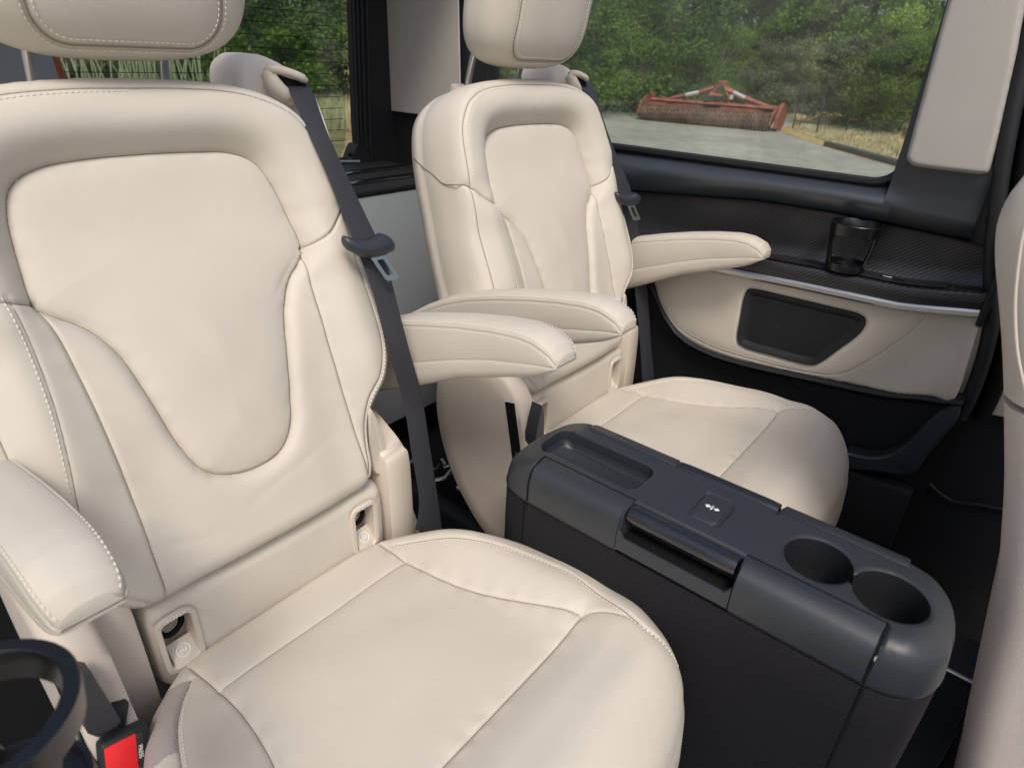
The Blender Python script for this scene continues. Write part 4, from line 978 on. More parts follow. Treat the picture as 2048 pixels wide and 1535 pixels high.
quilt(LP_r, lh, lxf, .0034, [], LEATHER, door, default="leather_panel", holes=[grow(SPK, 0)], skirt=[(.0, lambda P, H: H - .006), (0, lambda P, H: H * 0 - .02)])
def on_door(c2, lift=.0004): c2 = np.asarray(c2); return lxf(c2[:, 0], c2[:, 1], lh(c2[:, 0], c2[:, 1]) + lift)
for o_ in (.004, -.004): stitches(on_door(offset2(Lst, o_)), THREAD, door, .0056, .004)
# speaker: frame and perforated grille
spk = empty("speaker", (1.05, -.3, .6)); spk.parent = door; spk.location = Vector((1.05, -.3, .6)) - wloc(door)
def scl(P, k): c0 = np.mean(P, 0); return c0 + (np.asarray(P) - c0) * k
S0 = resample(SPK, .006, True)
def inset(P, d): 
    Q = grow(P, -d); Q2 = grow(P, d)
    return Q if np.linalg.norm(Q - np.mean(P, 0), axis=1).mean() < np.linalg.norm(Q2 - np.mean(P, 0), axis=1).mean() else Q2
rr = [[(x, a, b) for a, b in inset(S0, d)] for x, d in ((1.056, -.001), (1.047, -.001), (1.0440, .001), (1.0445, .005), (1.0500, .014), (1.0515, .016))]
MB().loft(rr, True, False, False).obj("speaker_frame", BLACKPL, spk, 35)
gr = resample(inset(S0, .0150), .004, True); gc = gr.mean(0); MB().loft([[(1.0512, *(gc + (q_ - gc) * k)) for q_ in gr] for k in (1, .8, .5, .2, .01)], True, False, True).obj("speaker_grille", BLACKPL, spk, 30)
# perforations: small dark dimples in rings about the two drivers
mb = MB(); gp = inset(S0, .019)
def hole(y, z, r=.0011):
    n = 6; v = [(1.0507, y + r * math.cos(2 * math.pi * k / n), z + r * math.sin(2 * math.pi * k / n)) for k in range(n)]; mb.add(v, [list(range(n))])
pts = []
for i in range(2, 34):
    R_ = i * .0040; n_ = int(2 * math.pi * R_ / .0042)
    for k in range(n_):
        a = 2 * math.pi * k / n_; pts.append((-.262 + R_ * math.cos(a), .598 + R_ * math.sin(a)))
for i in range(1, 6):
    R_ = i * .0036; n_ = int(2 * math.pi * R_ / .0040)
    for k in range(n_): a = 2 * math.pi * k / n_; pts.append((-.378 + R_ * math.cos(a), .632 + R_ * math.sin(a)))
pa = np.array(pts); ok = inside(pa[:, 0], pa[:, 1], gp); ok[: -sum(int(2 * math.pi * i * .0036 / .0040) for i in range(1, 6))] &= (np.hypot(pa[: -sum(int(2 * math.pi * i * .0036 / .0040) for i in range(1, 6)), 0] + .378, pa[: -sum(int(2 * math.pi * i * .0036 / .0040) for i in range(1, 6)), 1] - .632) > .021)
for y, z in pa[ok]: hole(y, z)
tag(mb.obj("grille_hole", DEEP, spk, 180), kind='stuff')
# lower black trim with map pocket
LOWER = MB()
yy = np.linspace(.72, -.62, 40)
def zlo(y): return float(np.interp(y, [-.606, -.596, -.575, -.545, -.51, -.47, -.225, -.15, -.08, -.025, .02, .052, .10, .40, .72], [.548, .538, .541, .532, .521, .515, .490, .487, .495, .520, .573, .630, .66, .66, .66]))
rings = [[(1.075, y, zlo(y) + .012), (1.050, y, zlo(y) + .006), (1.046, y, zlo(y) - .001), (1.052, y, zlo(y) - .008), (1.075, y, zlo(y) - .02), (1.085, y, .40), (1.085, y, .05)] for y in yy]
LOWER.loft(rings, False).obj("lower_trim", BLACKPL, door, 40)
# pocket: rim and front wall
prim = smooth([tuple(on(a, b, 0, 1.035)[1:]) for a, b in ((1690, 905), (1740, 916), (1780, 908), (1820, 882), (1850, 850), (1880, 825), (1905, 812))], 5)
pout = smooth([tuple(on(a, b, 0, 1.035)[1:]) for a, b in ((1690, 938), (1755, 944), (1820, 950), (1860, 905), (1895, 865), (1915, 840), (1922, 812))], 5)
MB().loft([[(1.075, a, b) for a, b in prim], [(1.040, a, b) for a, b in prim], [(1.036, a, b) for a, b in (prim * .9 + pout * .1)], [(1.034, a, b) for a, b in (prim * .15 + pout * .85)], [(1.038, a, b) for a, b in pout], [(1.075, a, b) for a, b in pout - np.array([0, .01])]], False).obj("map_pocket", DARKPL, door, 30)
MB().box((1.040, -.60, .05), (1.075, -.20, .335), .008).obj("pocket_front", BLACKPL, door)
# door lock slider on the shelf
p_ = on(1785, 550, 0, 1.062)
zz = zl(-.44) + .0365
MB().box((1.048, -.478, zz - .002), (1.074, -.335, zz + .0022), .002).obj("switch_plate", BLACKPL, door)
MB().box((1.054, -.463, zz + .002), (1.067, -.420, zz + .0026)).obj("slider_slot", DEEP, door)
MB().box((1.055, -.441, zz + .0024), (1.066, -.424, zz + .0062), .0015).obj("lock_slider", CHROME, door)
# ================================================================== clip-on cup holders
def cup_holder(name, c, r, h, parent, tk=.0035, wide=26):
    """ring on two posts over a round base"""
    cx, cy, cz = c
    circ = lambda R_, z, n=48: [(cx + R_ * math.cos(a), cy + R_ * math.sin(a), z) for a in np.linspace(0, 2 * math.pi, n + 1)[:-1]]
    def band(z0, z1, k0, k1, t=tk):
        return [circ(r * k0, z0), circ(r * k1, z1 - .001), circ(r * k1 - .0008, z1), circ(r * k1 - t + .0008, z1), circ(r * k1 - t, z1 - .001), circ(r * k0 - t, z0), circ(r * k0, z0)]
    MB().loft(band(cz + h * .77, cz + h, .96, 1.0), True, False, False).obj("holder_ring", HOLDER, parent, 40)
    MB().loft([circ(r * .70, cz), circ(r * .78, cz + .002), circ(r * .80, cz + h * .16), circ(r * .795, cz + h * .175), circ(r * .74, cz + h * .175), circ(r * .72, cz + .008), circ(.002, cz + .008)], True, True, True).obj("holder_base", HOLDER, parent, 40)
    for a0 in (102, 282):
        rings = []
        for t in np.linspace(0, 1, 12):
            z = cz + h * (.14 + .70 * t); R_ = r * (.79 + .17 * t); wd = wide - 8 * math.sin(t * math.pi)
            aa = np.radians(np.linspace(a0 - wd, a0 + wd, 9))
            rings.append([(cx + R_ * math.cos(a), cy + R_ * math.sin(a), z) for a in aa] + [(cx + (R_ - .003) * math.cos(a), cy + (R_ - .003) * math.sin(a), z) for a in aa[::-1]])
        MB().loft(rings).obj("holder_post", HOLDER, parent, 40)
    for k in range(4):
        a = math.radians(45 + 90 * k); MB().box((-.010, -.0015, 0), (.010, .0015, .0008), .0003, M=Matrix.Translation((cx + .018 * math.cos(a), cy + .018 * math.sin(a), cz + .0082)) @ Matrix.Rotation(a, 4, 'Z')).obj("base_rib", DARKPL, parent)
    MB().tube([(cx, cy, cz + .008), (cx, cy, cz + .0095)], .0055, 16).obj("base_boss", DARKPL, parent)
hb = on(1694, 520, 0, 1.060)
ch_f = empty("cup_holder", (1.060, hb[1], zl(hb[1]) + .038))
tag(ch_f, "black open-sided cup holder standing on the carbon-look shelf under the window", "cup holder")
cup_holder("cup_holder", (1.060, hb[1], zl(hb[1]) + .038), .0465, .092, ch_f, .0045, 36)
ch_n = empty("cup_holder", (-.30, -.30, .70))
tag(ch_n, "large blurred black cup holder at the lower left corner, close to the camera", "cup holder")
cup_holder("cup_holder", (-.3065, -.2975, .712), .0480, .085, ch_n, .0085, 24)
# ================================================================== pillar covers
pc = empty("pillar_cover", (1.09, -.46, .94)); tag(pc, "pale beige pillar cover to the right of the side window", "trim panel")
PY = smooth([(-.392, 1.42), (-.3915, 1.30), (-.391, 1.196), (-.3965, 1.05), (-.400, .970), (-.402, .955), (-.413, .9455), (-.43, .943), (-.48, .9425), (-.515, .9425), (-.524, .945), (-.5275, .956), (-.520, 1.03), (-.508, 1.12), (-.497, 1.182), (-.46, 1.42)], 4, True)
def pxf(u, v, h):
    u, v, h = np.asarray(u, float), np.asarray(v, float), np.asarray(h, float); return np.stack([1.082 - h, u, v], -1)
PYr = resample(PY, .0025, True)
quilt(PYr, lambda u, v: .018 + edge_round(dist(u, v, PYr, True), .010) + .006 * np.cos((u + .46) / .075 * 1.3), pxf, .0028, [], TRIMFAB, pc, default="cover_panel", skirt=[(0, lambda P, H: H * 0 - .01)])
# black door-gap seals ahead of the sliding door
gp_ = empty("door_seal", (1.08, -.56, .1)); tag(gp_, "black rubber seals and dark pillar trim at the front edge of the sliding door", "door seal")
cl = [on(a, b, 0, 1.075) for a, b in ((2075, -60), (2035, 100), (2012, 200), (1988, 330), (1975, 430), (1967, 520), (1968, 610), (1966, 650), (1950, 720), (1925, 790), (1905, 830))]
cl = [np.array(q) + np.array([.0, -.012, 0]) for q in cl]
MB().tube(smooth(cl, 6), .0125, 12).obj("rubber_seal", BLACKPL, gp_)
cl2 = [np.array(q) + np.array([.03, -.028, 0]) for q in cl]
MB().tube(smooth(cl2, 6), .016, 12).obj("rubber_seal", DEEP, gp_)
wl = empty("front_pillar_trim", (1.12, -.75, .1)); tag(wl, "beige lower and black upper trim panel seen in the gap left of the right-hand front seat", "trim panel")
def quadx(name, px, x, mt, parent, th=.02):
    P = [on(a, b, 0, x) for a, b in px]; MB().loft([[tuple(q) for q in P], [(q[0] + th, q[1], q[2]) for q in P]]).obj(name, mt, parent, 20)
quadx("upper_black_panel", [(1975, -200), (2300, -200), (2300, 640), (1940, 640)], 1.115, BLACKPL, wl)
quadx("beige_panel", [(1935, 635), (2300, 635), (2300, 900), (1905, 810)], 1.113, LEATHER, wl)
MB().box((1.125, -2.2, -.02), (1.145, -.53, .62)).obj("lower_black_panel", BLACKPL, wl)
MB().tube(smooth([on(1850, 960, 0, 1.12), on(1900, 1000, 0, 1.12), on(1960, 1010, 0, 1.12), on(2060, 1030, 0, 1.12)], 5), .004, 6).obj("moulded_line", BLACKPL, wl)
# ================================================================== front seat at the right edge
fs = empty("front_seat", (.7, -.8, .0)); tag(fs, "pinkish beige grained leather seat back cut off by the right edge", "seat")
zz_ = np.array([1.06, 1.035, 1.017, .982, .946, .901, .854, .805, .699, .599, .545, .472, .40, .323, .25, .15])
yr = np.array([-.69, -.625, -.594, -.584, -.590, -.609, -.628, -.646, -.682, -.710, -.721, -.732, -.744, -.759, -.775, -.79])
zf = np.linspace(.15, 1.06, 110); yf = np.interp(zf, zz_[::-1], yr[::-1]); ker = np.ones(7) / 7; yf2 = np.convolve(np.pad(yf, 3, 'edge'), ker, 'valid')
rings = []
for z, y in zip(zf, yf2):
    t = min(1, (1.06 - z) / .05); k = math.sqrt(max(1 - (1 - t) ** 2, .02)); x0, x1 = .452, .93; y1 = y; y0 = -.98
    r = .040; P = []
    cxm, cym = (x0 + x1) / 2, (y0 + y1) / 2
    for cx, cy, a0 in ((x1 - r, y1 - r, 0), (x0 + r, y1 - r, 90), (x0 + r, y0 + r, 180), (x1 - r, y0 + r, 270)):
        for q in range(9):
            a = math.radians(a0 + 90 * q / 8); X_, Y_ = cx + r * math.cos(a), cy + r * math.sin(a)
            P.append((cxm + (X_ - cxm) * (.9 + .1 * k), cym + (Y_ - cym) * (.75 + .25 * k), z))
    rings.append(P)
cut = [i for i, z in enumerate(zf) if z < .80][-1]
MB().loft(rings[:cut + 1], True, True, True).obj("seat_back_shell", GRAINLEATHER, fs, 60)
MB().loft(rings[cut + 1:], True, True, True).obj("upper_back", LEATHER, fs, 60)
sm_ = [on(a, b, 0, .4495) for a, b in ((2052, 440), (2040, 500), (2030, 600), (2034, 700), (2050, 780))]
MB().tube(smooth(sm_, 6), .0016, 8).obj("piping", LEATHER, fs)
sm_ = [on(a, b, 0, .4500) for a, b in ((1996, 690), (2010, 740), (2030, 800), (2052, 850))]
pass
# ================================================================== rear of the van
YB = 1.03
rw = empty("rear_window", (.57, YB, .8)); tag(rw, "rear window with thin dark heating wires behind the foreground headrest", "window")
WR = [(.215, .80), (.905, .80), (.925, .83), (.935, .90), (.960, 1.45), (.215, 1.45)]
MB().loft([[(a, YB, b) for a, b in WR], [(a, YB + .004, b) for a, b in WR]]).obj("window_pane", GLASSR, rw, 20)
z = .845
while z < 1.30:
    MB().box((.218, YB - .0012, z - .0007), (.925, YB - .0004, z + .0007)).obj("heating_wire", DEEP, rw); z += .0292
rp = empty("rear_pillar", (1.02, YB, .1)); tag(rp, "tall black rear corner pillar right of the rear window", "pillar")
def quad3(name, P, mt, parent, th=(0, .02, 0)):
    MB().loft([[tuple(q) for q in P], [(q[0] + th[0], q[1] + th[1], q[2] + th[2]) for q in P]]).obj(name, mt, parent, 20)
q = lambda x, y, z: (x, y, z)
quad3("pillar_face", [(.936, .995, .1), (.94, .995, .90), (.965, .995, 1.45), (1.15, .995, 1.45), (1.15, .995, .1)], BLACKPL, rp)
for x_ in (.945, .957, .972, .99): MB().tube([(x_ - .006, .992, .1), (x_, .992, .9), (x_ + .025, .992, 1.45)], .0045, 8).obj("pillar_rib", BLACKPL, rp)
MB().loft([[(x_, y_, z_) for x_, z_ in smooth([(.86, .1), (.86, .70), (.90, .79), (.935, .84), (.97, .80), (.985, .70), (.985, .1)], 5)] for y_ in (.975, 1.02)]).obj("corner_moulding", BLACKPL, rp)
quad3("lower_panel", [(-.45, 1.0, .0), (1.0, 1.0, .0), (1.0, 1.0, .80), (.55, 1.0, .80), (-.45, 1.0, .80)], BLACKPL, rp)
MB().tube(smooth([(.90, .985, .815), (.96, .98, .78), (.99, .98, .70)], 6), .006, 8).obj("pillar_rib", BLACKPL, rp)
st_ = empty("rear_side_trim", (1.09, .86, .9)); tag(st_, "grey-beige trim panel between the black rear pillar and the window-side headrest", "trim panel")
SP = [on(a, b, 0, 1.078) for a, b in ((764, -40), (780, 222), (812, 226), (870, 233), (921, 236), (915, -40))]
SP2 = np.array([(p[1], p[2]) for p in SP])
MB().loft([[(1.082, a, b) for a, b in SP2], [(1.078, a, b) for a, b in scl(SP2, .985)], [(1.078, a, b) for a, b in scl(SP2, .9)]], True, True, True).obj("trim_face", TRIMFAB, st_, 30)
sw = empty("rear_side_wall", (1.1, .7, .1)); tag(sw, "black lower side wall with storage bin behind the window-side seat", "side wall")
quad3("wall_face", [(1.095, 1.0, .0), (1.095, .60, .0), (1.095, .60, 1.45), (1.095, 1.0, 1.45)], BLACKPL, sw, (.02, 0, 0))
quad3("wall_ledge", [(1.02, .99, .70), (1.02, .62, .70), (1.095, .62, .74), (1.095, .99, .74)], BLACKPL, sw, (0, 0, -.03))
MB().box((1.065, .70, .80), (1.092, .86, .808), .002).box((1.065, .70, .84), (1.092, .86, .846), .002).obj("ledge_fin", DARKPL, sw)
gb = empty("grey_box", (.8, .62, 0)); tag(gb, "grey cabinet with black slatted top standing between the two seats, behind them", "cabinet")
g0, g1, g2, g3 = on(700, 392, 1, .60), on(900, 372, 1, .60), on(900, 760, 1, .60), on(700, 760, 1, .60)
x0, x1, zt_ = g0[0] - .12, g1[0] + .05, (g0[2] + g1[2]) / 2
MB().box((x0, .60, .15), (x1, .90, zt_), .006, 2).obj("cabinet_body", GREYBOX, gb, 30)
MB().box((x0, .597, zt_ + .002), (x1, .92, zt_ + .014), .003).obj("cabinet_lid", BLACKPL, gb)
for k in range(2): MB().box((x0 + .02, .66 + k * .12, zt_ + .013), (x1 - .02, .70 + k * .12, zt_ + .018), .003).obj("lid_slat", GLOSSBLK, gb)
MB().tube(smooth([(x0 + .15, .86, zt_ + .028), (x0 + .25, .88, zt_ + .034), (x0 + .36, .87, zt_ + .028)], 6), .005, 8).obj("lid_handle", SATIN, gb)
gd = empty("grey_rear_panel", (.0, YB - .03, .8)); tag(gd, "plain grey panel with thin rust-red edge behind the foreground headrest, far left", "panel")
e0, e1 = on(104, 112, 1, YB - .03), on(124, 172, 1, YB - .03); dz = (e1 - e0) / (e1[2] - e0[2])
def ed(z): return e0 + dz * (z - e0[2])
a0, a1 = ed(1.45), ed(.70)
quad3("panel_face", [(a0[0], YB - .03, 1.45), (a1[0], YB - .03, .7), (-.5, YB - .03, .7), (-.5, YB - .03, 1.45)], GREYDARK, gd)
quad3("red_edge", [(a0[0] + .010, YB - .033, 1.45), (a1[0] + .010, YB - .033, .7), (a1[0], YB - .033, .7), (a0[0], YB - .033, 1.45)], REDLINE, gd)
# black parcel under the gap with loose shiny fittings
fl = MB().box((-.6, -2.2, -.02), (1.2, 1.05, 0)).obj("floor", CARPET); tag(fl, kind='structure')
rl = empty("seat_runner", (.42, .12, 0)); tag(rl, "shiny metal floor runner and latch in the dark gap behind the foreground belt", "floor rail")
p1, p2, p3 = on(845, 925, 2, .12), on(905, 965, 2, .12), on(935, 985, 2, .10)
MB().box((p1[0] - .02, p1[1] - .25, .0), (p1[0] + .02, p1[1] + .15, .03), .004).obj("runner_bar", BLACKPL, rl)
MB().tube(smooth([on(820, 925, 2, .12), on(840, 915, 2, .135), on(868, 938, 2, .12), on(880, 930, 2, .11)], 5), .005, 8).tube(smooth([on(868, 960, 2, .10), on(890, 955, 2, .11), on(905, 940, 2, .12), on(915, 960, 2, .10)], 5), .006, 8).obj("latch_rod", STEEL, rl)
MB().tube([on(885, 920, 2, .13), on(893, 932, 2, .13)], .008, 10).obj("latch_pin", CHROME, rl)
MB().tube([on(915, 975, 2, .10), on(930, 985, 2, .10)], .007, 10).obj("latch_pin", CHROME, rl)

rf = empty("roof_shade", (.35, .7, 1.45)); tag(rf, "unseen strip of pale roof, added overhead to shade the rear of the van", "added roof shade")  # partial roof added out of view to darken headrests and rear
MB().box((-.55, .60, 1.46), (1.2, 1.06, 1.50), .01).obj("roof_shade_panel", TRIMFAB, rf)
# ================================================================== outside
GZ = -0.55
def ground_mat():
    M_ = mat("worn_tarmac", (0.17, 0.165, 0.145), 0.9, spec=0.2); n = M_.node_tree; p = n.nodes["Principled BSDF"]
    tc = n.nodes.new("ShaderNodeTexCoord"); a = n.nodes.new("ShaderNodeTexNoise"); a.inputs["Scale"].default_value = 3.2; a.inputs["Detail"].default_value = 12; a.inputs["Roughness"].default_value = .7
    b = n.nodes.new("ShaderNodeTexNoise"); b.inputs["Scale"].default_value = .5; b.inputs["Detail"].default_value = 4
    n.links.new(tc.outputs["Object"], a.inputs["Vector"]); n.links.new(tc.outputs["Object"], b.inputs["Vector"])
    r = n.nodes.new("ShaderNodeValToRGB"); r.color_ramp.elements[0].color = (.20, .19, .155, 1); r.color_ramp.elements[1].color = (.48, .47, .40, 1)
    r.color_ramp.elements[0].position = .30; r.color_ramp.elements[1].position = .72
    m_ = n.nodes.new("ShaderNodeMath"); m_.operation = 'MULTIPLY_ADD'; m_.inputs[1].default_value = .6; n.links.new(a.outputs[0], m_.inputs[0])
    m3 = n.nodes.new("ShaderNodeMath"); m3.operation = 'MULTIPLY'; m3.inputs[1].default_value = .4; n.links.new(b.outputs[0], m3.inputs[0]); n.links.new(m3.outputs[0], m_.inputs[2])
    n.links.new(m_.outputs[0], r.inputs[0]); n.links.new(r.outputs[0], p.inputs["Base Color"]); return M_
def dry_mat(name, c1, c2, sc_=6):
    M_ = mat(name, c1, 0.95, spec=0.1); n = M_.node_tree; p = n.nodes["Principled BSDF"]
    tc = n.nodes.new("ShaderNodeTexCoord"); a = n.nodes.new("ShaderNodeTexNoise"); a.inputs["Scale"].default_value = sc_; a.inputs["Detail"].default_value = 8
    n.links.new(tc.outputs["Object"], a.inputs["Vector"]); r = n.nodes.new("ShaderNodeValToRGB")
    r.color_ramp.elements[0].color = (*c1, 1); r.color_ramp.elements[1].color = (*c2, 1); r.color_ramp.elements[0].position = .35; r.color_ramp.elements[1].position = .65
    n.links.new(a.outputs[0], r.inputs[0]); n.links.new(r.outputs[0], p.inputs["Base Color"]); return M_
SOIL = dry_mat("dry_field_soil", (.16, .13, .07), (.30, .24, .13), 3)
DRY = dry_mat("dry_grass_mat", (.55, .37, .16), (.34, .25, .11), 4)
STRAW = mat("straw_stalks", (.50, .44, .27), .9, spec=.1, var=(1.5, .25))
gd_ = MB(); gd_.add([(-250, -250, GZ - .02), (250, -250, GZ - .02), (250, 250, GZ - .02), (-250, 250, GZ - .02)], [[0, 1, 2, 3]])
tag(gd_.obj("ground", SOIL), kind='structure')
rd = np.array([on(*p, 2, GZ)[:2] for p in ((1500, 200), (1280, 214), (1175, 208), (1120, 206))])
road_poly = [(-30, -40), (10, -40), tuple(on(1990, 385, 2, GZ)[:2]), tuple(on(1790, 334, 2, GZ)[:2]), tuple(on(1650, 294, 2, GZ)[:2]), tuple(on(1575, 268, 2, GZ)[:2]), (23.5, 6.2), (26, 9), (26.5, 14.2), (24, 14.8), (17, 11.0), (3.0, 6.0), (-30, 5)]
n_ = len(road_poly); tag(MB().add([(a, b, GZ) for a, b in road_poly], [list(range(n_))]).obj("tarmac_yard", ground_mat()), kind='structure')
vg = [tuple(on(a, b, 2, GZ)[:2]) for a, b in ((1560, 262), (1650, 294), (1790, 334), (1990, 385))] + [(24, -9), (30, -2), (30, 9), (24.5, 7)]
tag(MB().add([(a, b, GZ + .004) for a, b in vg], [list(range(len(vg)))]).obj("dry_verge", DRY), kind='structure')
# kerb stones along the verge
kb = [on(a, b, 2, GZ) for a, b in ((1652, 292), (1700, 305), (1745, 318), (1795, 332), (1850, 348))]
kerb_m = mat("dark_kerb_stone", (.07, .07, .065), .9)
kg = empty("kerb", tuple(kb[0])); tag(kg, "low dark kerb edging the dry grass right of the red farm implement", "kerb")
for a, b in zip(kb[:-1], kb[1:]):
    a = Vector(a); b = Vector(b); d = (b - a); L_ = d.length; ang = math.atan2(d.y, d.x)
    MB().box((0.02, -.09, 0), (L_ - .02, .09, .11), .02, 2, Matrix.Translation(a) @ Matrix.Rotation(ang, 4, 'Z')).obj("kerb_stone", kerb_m, kg)
# grass: blades joined as ground cover
def blades(name, spots, h, w_, mt, seed, label=None):
    r_ = np.random.default_rng(seed); v = []; f = []
    for (x, y, k) in spots:
        a = r_.uniform(0, 2 * math.pi); hh = h * k * r_.uniform(.5, 1.1); lx, ly = r_.normal(0, .18, 2) * hh; ww = w_ * r_.uniform(.6, 1.2)
        n0 = len(v); dx, dy = math.cos(a) * ww, math.sin(a) * ww
        v += [(x - dx, y - dy, GZ), (x + dx, y + dy, GZ), (x + lx * .4 - dx, y + ly * .4 - dy, GZ + hh * .6), (x + lx * .4 + dx, y + ly * .4 + dy, GZ + hh * .6), (x + lx, y + ly, GZ + hh)]
        f += [[n0, n0 + 1, n0 + 3, n0 + 2], [n0 + 2, n0 + 3, n0 + 4]]
    tag(obj(name, v, f, mt, None, 180), kind='stuff')
r_ = np.random.default_rng(3); sp = []
A0, A1, B1, B0 = [np.array(on(a, b, 2, GZ)[:2]) for a, b in ((1585, 262), (1800, 330), (1800, 262), (1640, 240))]
for _ in range(9000):
    s, t = r_.random(), r_.random() ** 1.3; q = (A0 * (1 - s) + A1 * s) * (1 - t) + (B0 * (1 - s) + B1 * s) * t; sp.append((q[0], q[1], .4 + .6 * t))
blades("dry_grass", sp, .22, .012, STRAW, 5)
# tall seed grass behind the van
sp = []
for _ in range(26000):
    x = r_.uniform(1, 16); y = r_.uniform(11.5, 22) ; sp.append((x * (y / 14), y, r_.uniform(.7, 1.15)))
blades("tall_dry_grass", sp, .42, .010, STRAW, 8)
sp2 = [(r_.uniform(3, 6.3) , r_.uniform(9.2, 11.5), r_.uniform(.8, 1.25)) for _ in range(900)]
SEED = mat("pale_seed_heads", (.34, .34, .22), .9, spec=.1)
v = []; f = []
for (x, y, k) in [(r_.uniform(1.8, 4.2), r_.uniform(7.4, 9.0), r_.uniform(.85, 1.12)) for _ in range(110)]:
    hgt = 1.48 * k; lx, ly = r_.normal(0, .10, 2); n0 = len(v)
    for (t0, ww) in ((0, .004), (.72, .005), (.78, .012), (.92, .011), (1.0, .002)):
        X_, Y_ = x + lx * t0 ** 2 * 1.6, y + ly * t0 ** 2 * 1.6; Z_ = GZ + hgt * t0
        v += [(X_ - ww, Y_, Z_), (X_, Y_ - ww, Z_), (X_ + ww, Y_, Z_)]
    for i in range(4): f += [[n0 + 3 * i + j, n0 + 3 * i + (j + 1) % 3, n0 + 3 * i + 3 + (j + 1) % 3, n0 + 3 * i + 3 + j] for j in range(3)]
tag(obj("seed_grass", v, f, SEED, None, 180), kind='stuff')
# ------------------------------------------------------------------ leafy trees and shrubs
def leaf_mat(name, c, amt=.35):
    M_ = bpy.data.materials.new(name); M_.use_nodes = True; n = M_.node_tree; p = n.nodes["Principled BSDF"]; p.inputs["Roughness"].default_value = .55
    p.inputs["Specular IOR Level"].default_value = .35
    at = n.nodes.new("ShaderNodeAttribute"); at.attribute_name = "tone"
    mx = n.nodes.new("ShaderNodeMix"); mx.data_type = 'RGBA'; mx.inputs[6].default_value = (c[0] * (1 - amt), c[1] * (1 - amt), c[2] * (1 - amt), 1); mx.inputs[7].default_value = (min(c[0] * 1.9, 1), c[1] * 1.55, c[2] * 1.4, 1)
    n.links.new(at.outputs["Fac"], mx.inputs[0]); n.links.new(mx.outputs[2], p.inputs["Base Color"])
    tr = n.nodes.new("ShaderNodeBsdfTranslucent"); n.links.new(mx.outputs[2], tr.inputs[0]); ms = n.nodes.new("ShaderNodeMixShader"); ms.inputs[0].default_value = .3
    n.links.new(p.outputs[0], ms.inputs[1]); n.links.new(tr.outputs[0], ms.inputs[2]); n.links.new(ms.outputs[0], n.nodes["Material Output"].inputs[0]); return M_
LEAVES = [leaf_mat("leaves_deep_green", (.080, .155, .034)), leaf_mat("leaves_mid_green", (.135, .25, .048)), leaf_mat("leaves_grey_green", (.155, .20, .11)), leaf_mat("leaves_fresh_green", (.185, .32, .060))]
def crown_mesh(seed, n_leaf, kind):
    """unit crown: radius 1, height 0..2, leaves clustered on limbs"""
    r_ = np.random.default_rng(seed); V = []; F = []; T = []
    ncl = 90; cl = []
    for _ in range(ncl):
        a = r_.uniform(0, 2 * math.pi); z = r_.uniform(.05, 2.0); prof = (1 - abs((z - .85) / 1.25) ** 2.4); rad = max(prof, .05) ** .6 * math.sqrt(r_.uniform(.15, 1)) * r_.uniform(.75, 1.12)
        cl.append((math.cos(a) * rad, math.sin(a) * rad, z, r_.uniform(.10, .26), r_.random()))
    per = n_leaf // ncl
    for cx, cy, cz, cr, tn in cl:
        d = r_.normal(0, 1, (per, 3)); d /= np.linalg.norm(d, axis=1, keepdims=True); rr_ = cr * r_.uniform(.35, 1.1, per) ** .7
        P = np.stack([cx + d[:, 0] * rr_, cy + d[:, 1] * rr_, cz + d[:, 2] * rr_ * .8], 1)
        L = .040 * r_.uniform(.6, 1.4, per) * (1.0 if kind == 0 else .8)
        ax = r_.normal(0, 1, (per, 3)) + d * .6 + np.array([0, 0, .3 if kind else -.1]); ax /= np.linalg.norm(ax, axis=1, keepdims=True)
        sd_ = np.cross(ax, r_.normal(0, 1, (per, 3))); sd_ /= np.linalg.norm(sd_, axis=1, keepdims=True)
        a_ = P; b_ = P + ax * L[:, None] * .5 + sd_ * L[:, None] * (.34 if kind == 0 else .16); c_ = P + ax * L[:, None]; e_ = P + ax * L[:, None] * .5 - sd_ * L[:, None] * (.34 if kind == 0 else .16)
        n0 = len(V) ; q = np.stack([a_, b_, c_, e_], 1).reshape(-1, 3); V.extend(q.tolist())
        F.extend([[n0 + 4 * i, n0 + 4 * i + 1, n0 + 4 * i + 2, n0 + 4 * i + 3] for i in range(per)])
        T.extend(np.clip(np.repeat(tn * .55 + r_.uniform(0, .45, per), 4), 0, 1).tolist())
    me = bpy.data.meshes.new("crown"); me.from_pydata(V, [], F); at = me.attributes.new("tone", 'FLOAT', 'POINT'); at.data.foreach_set("value", T); me.update(); return me
crowns = [crown_mesh(11, 26000, 0), crown_mesh(12, 26000, 0), crown_mesh(13, 22000, 1)]
def trunk_mesh(seed):
    r_ = random.Random(seed); mb = MB()
    mb.tube(smooth([(0, 0, 0), (.02, .01, .5), (-.03, .02, 1.0), (0, 0, 1.6)], 4), [.055 - .0032 * i for i in range(13)], 8)
    for k in range(9):
        a = r_.uniform(0, 6.28); z = r_.uniform(.15, 1.3); L = r_.uniform(.45, .85)
        mb.tube(smooth([(0, 0, z), (math.cos(a) * L * .5, math.sin(a) * L * .5, z + .2), (math.cos(a) * L, math.sin(a) * L, z + .5)], 4), [.024 - .002 * i for i in range(9)], 6)
    return mb
tm = [trunk_mesh(1), trunk_mesh(2)]; tmesh = []
for t in tm:
    o_ = t.obj("trunk", BARK); tmesh.append(o_.data); bpy.data.objects.remove(o_)
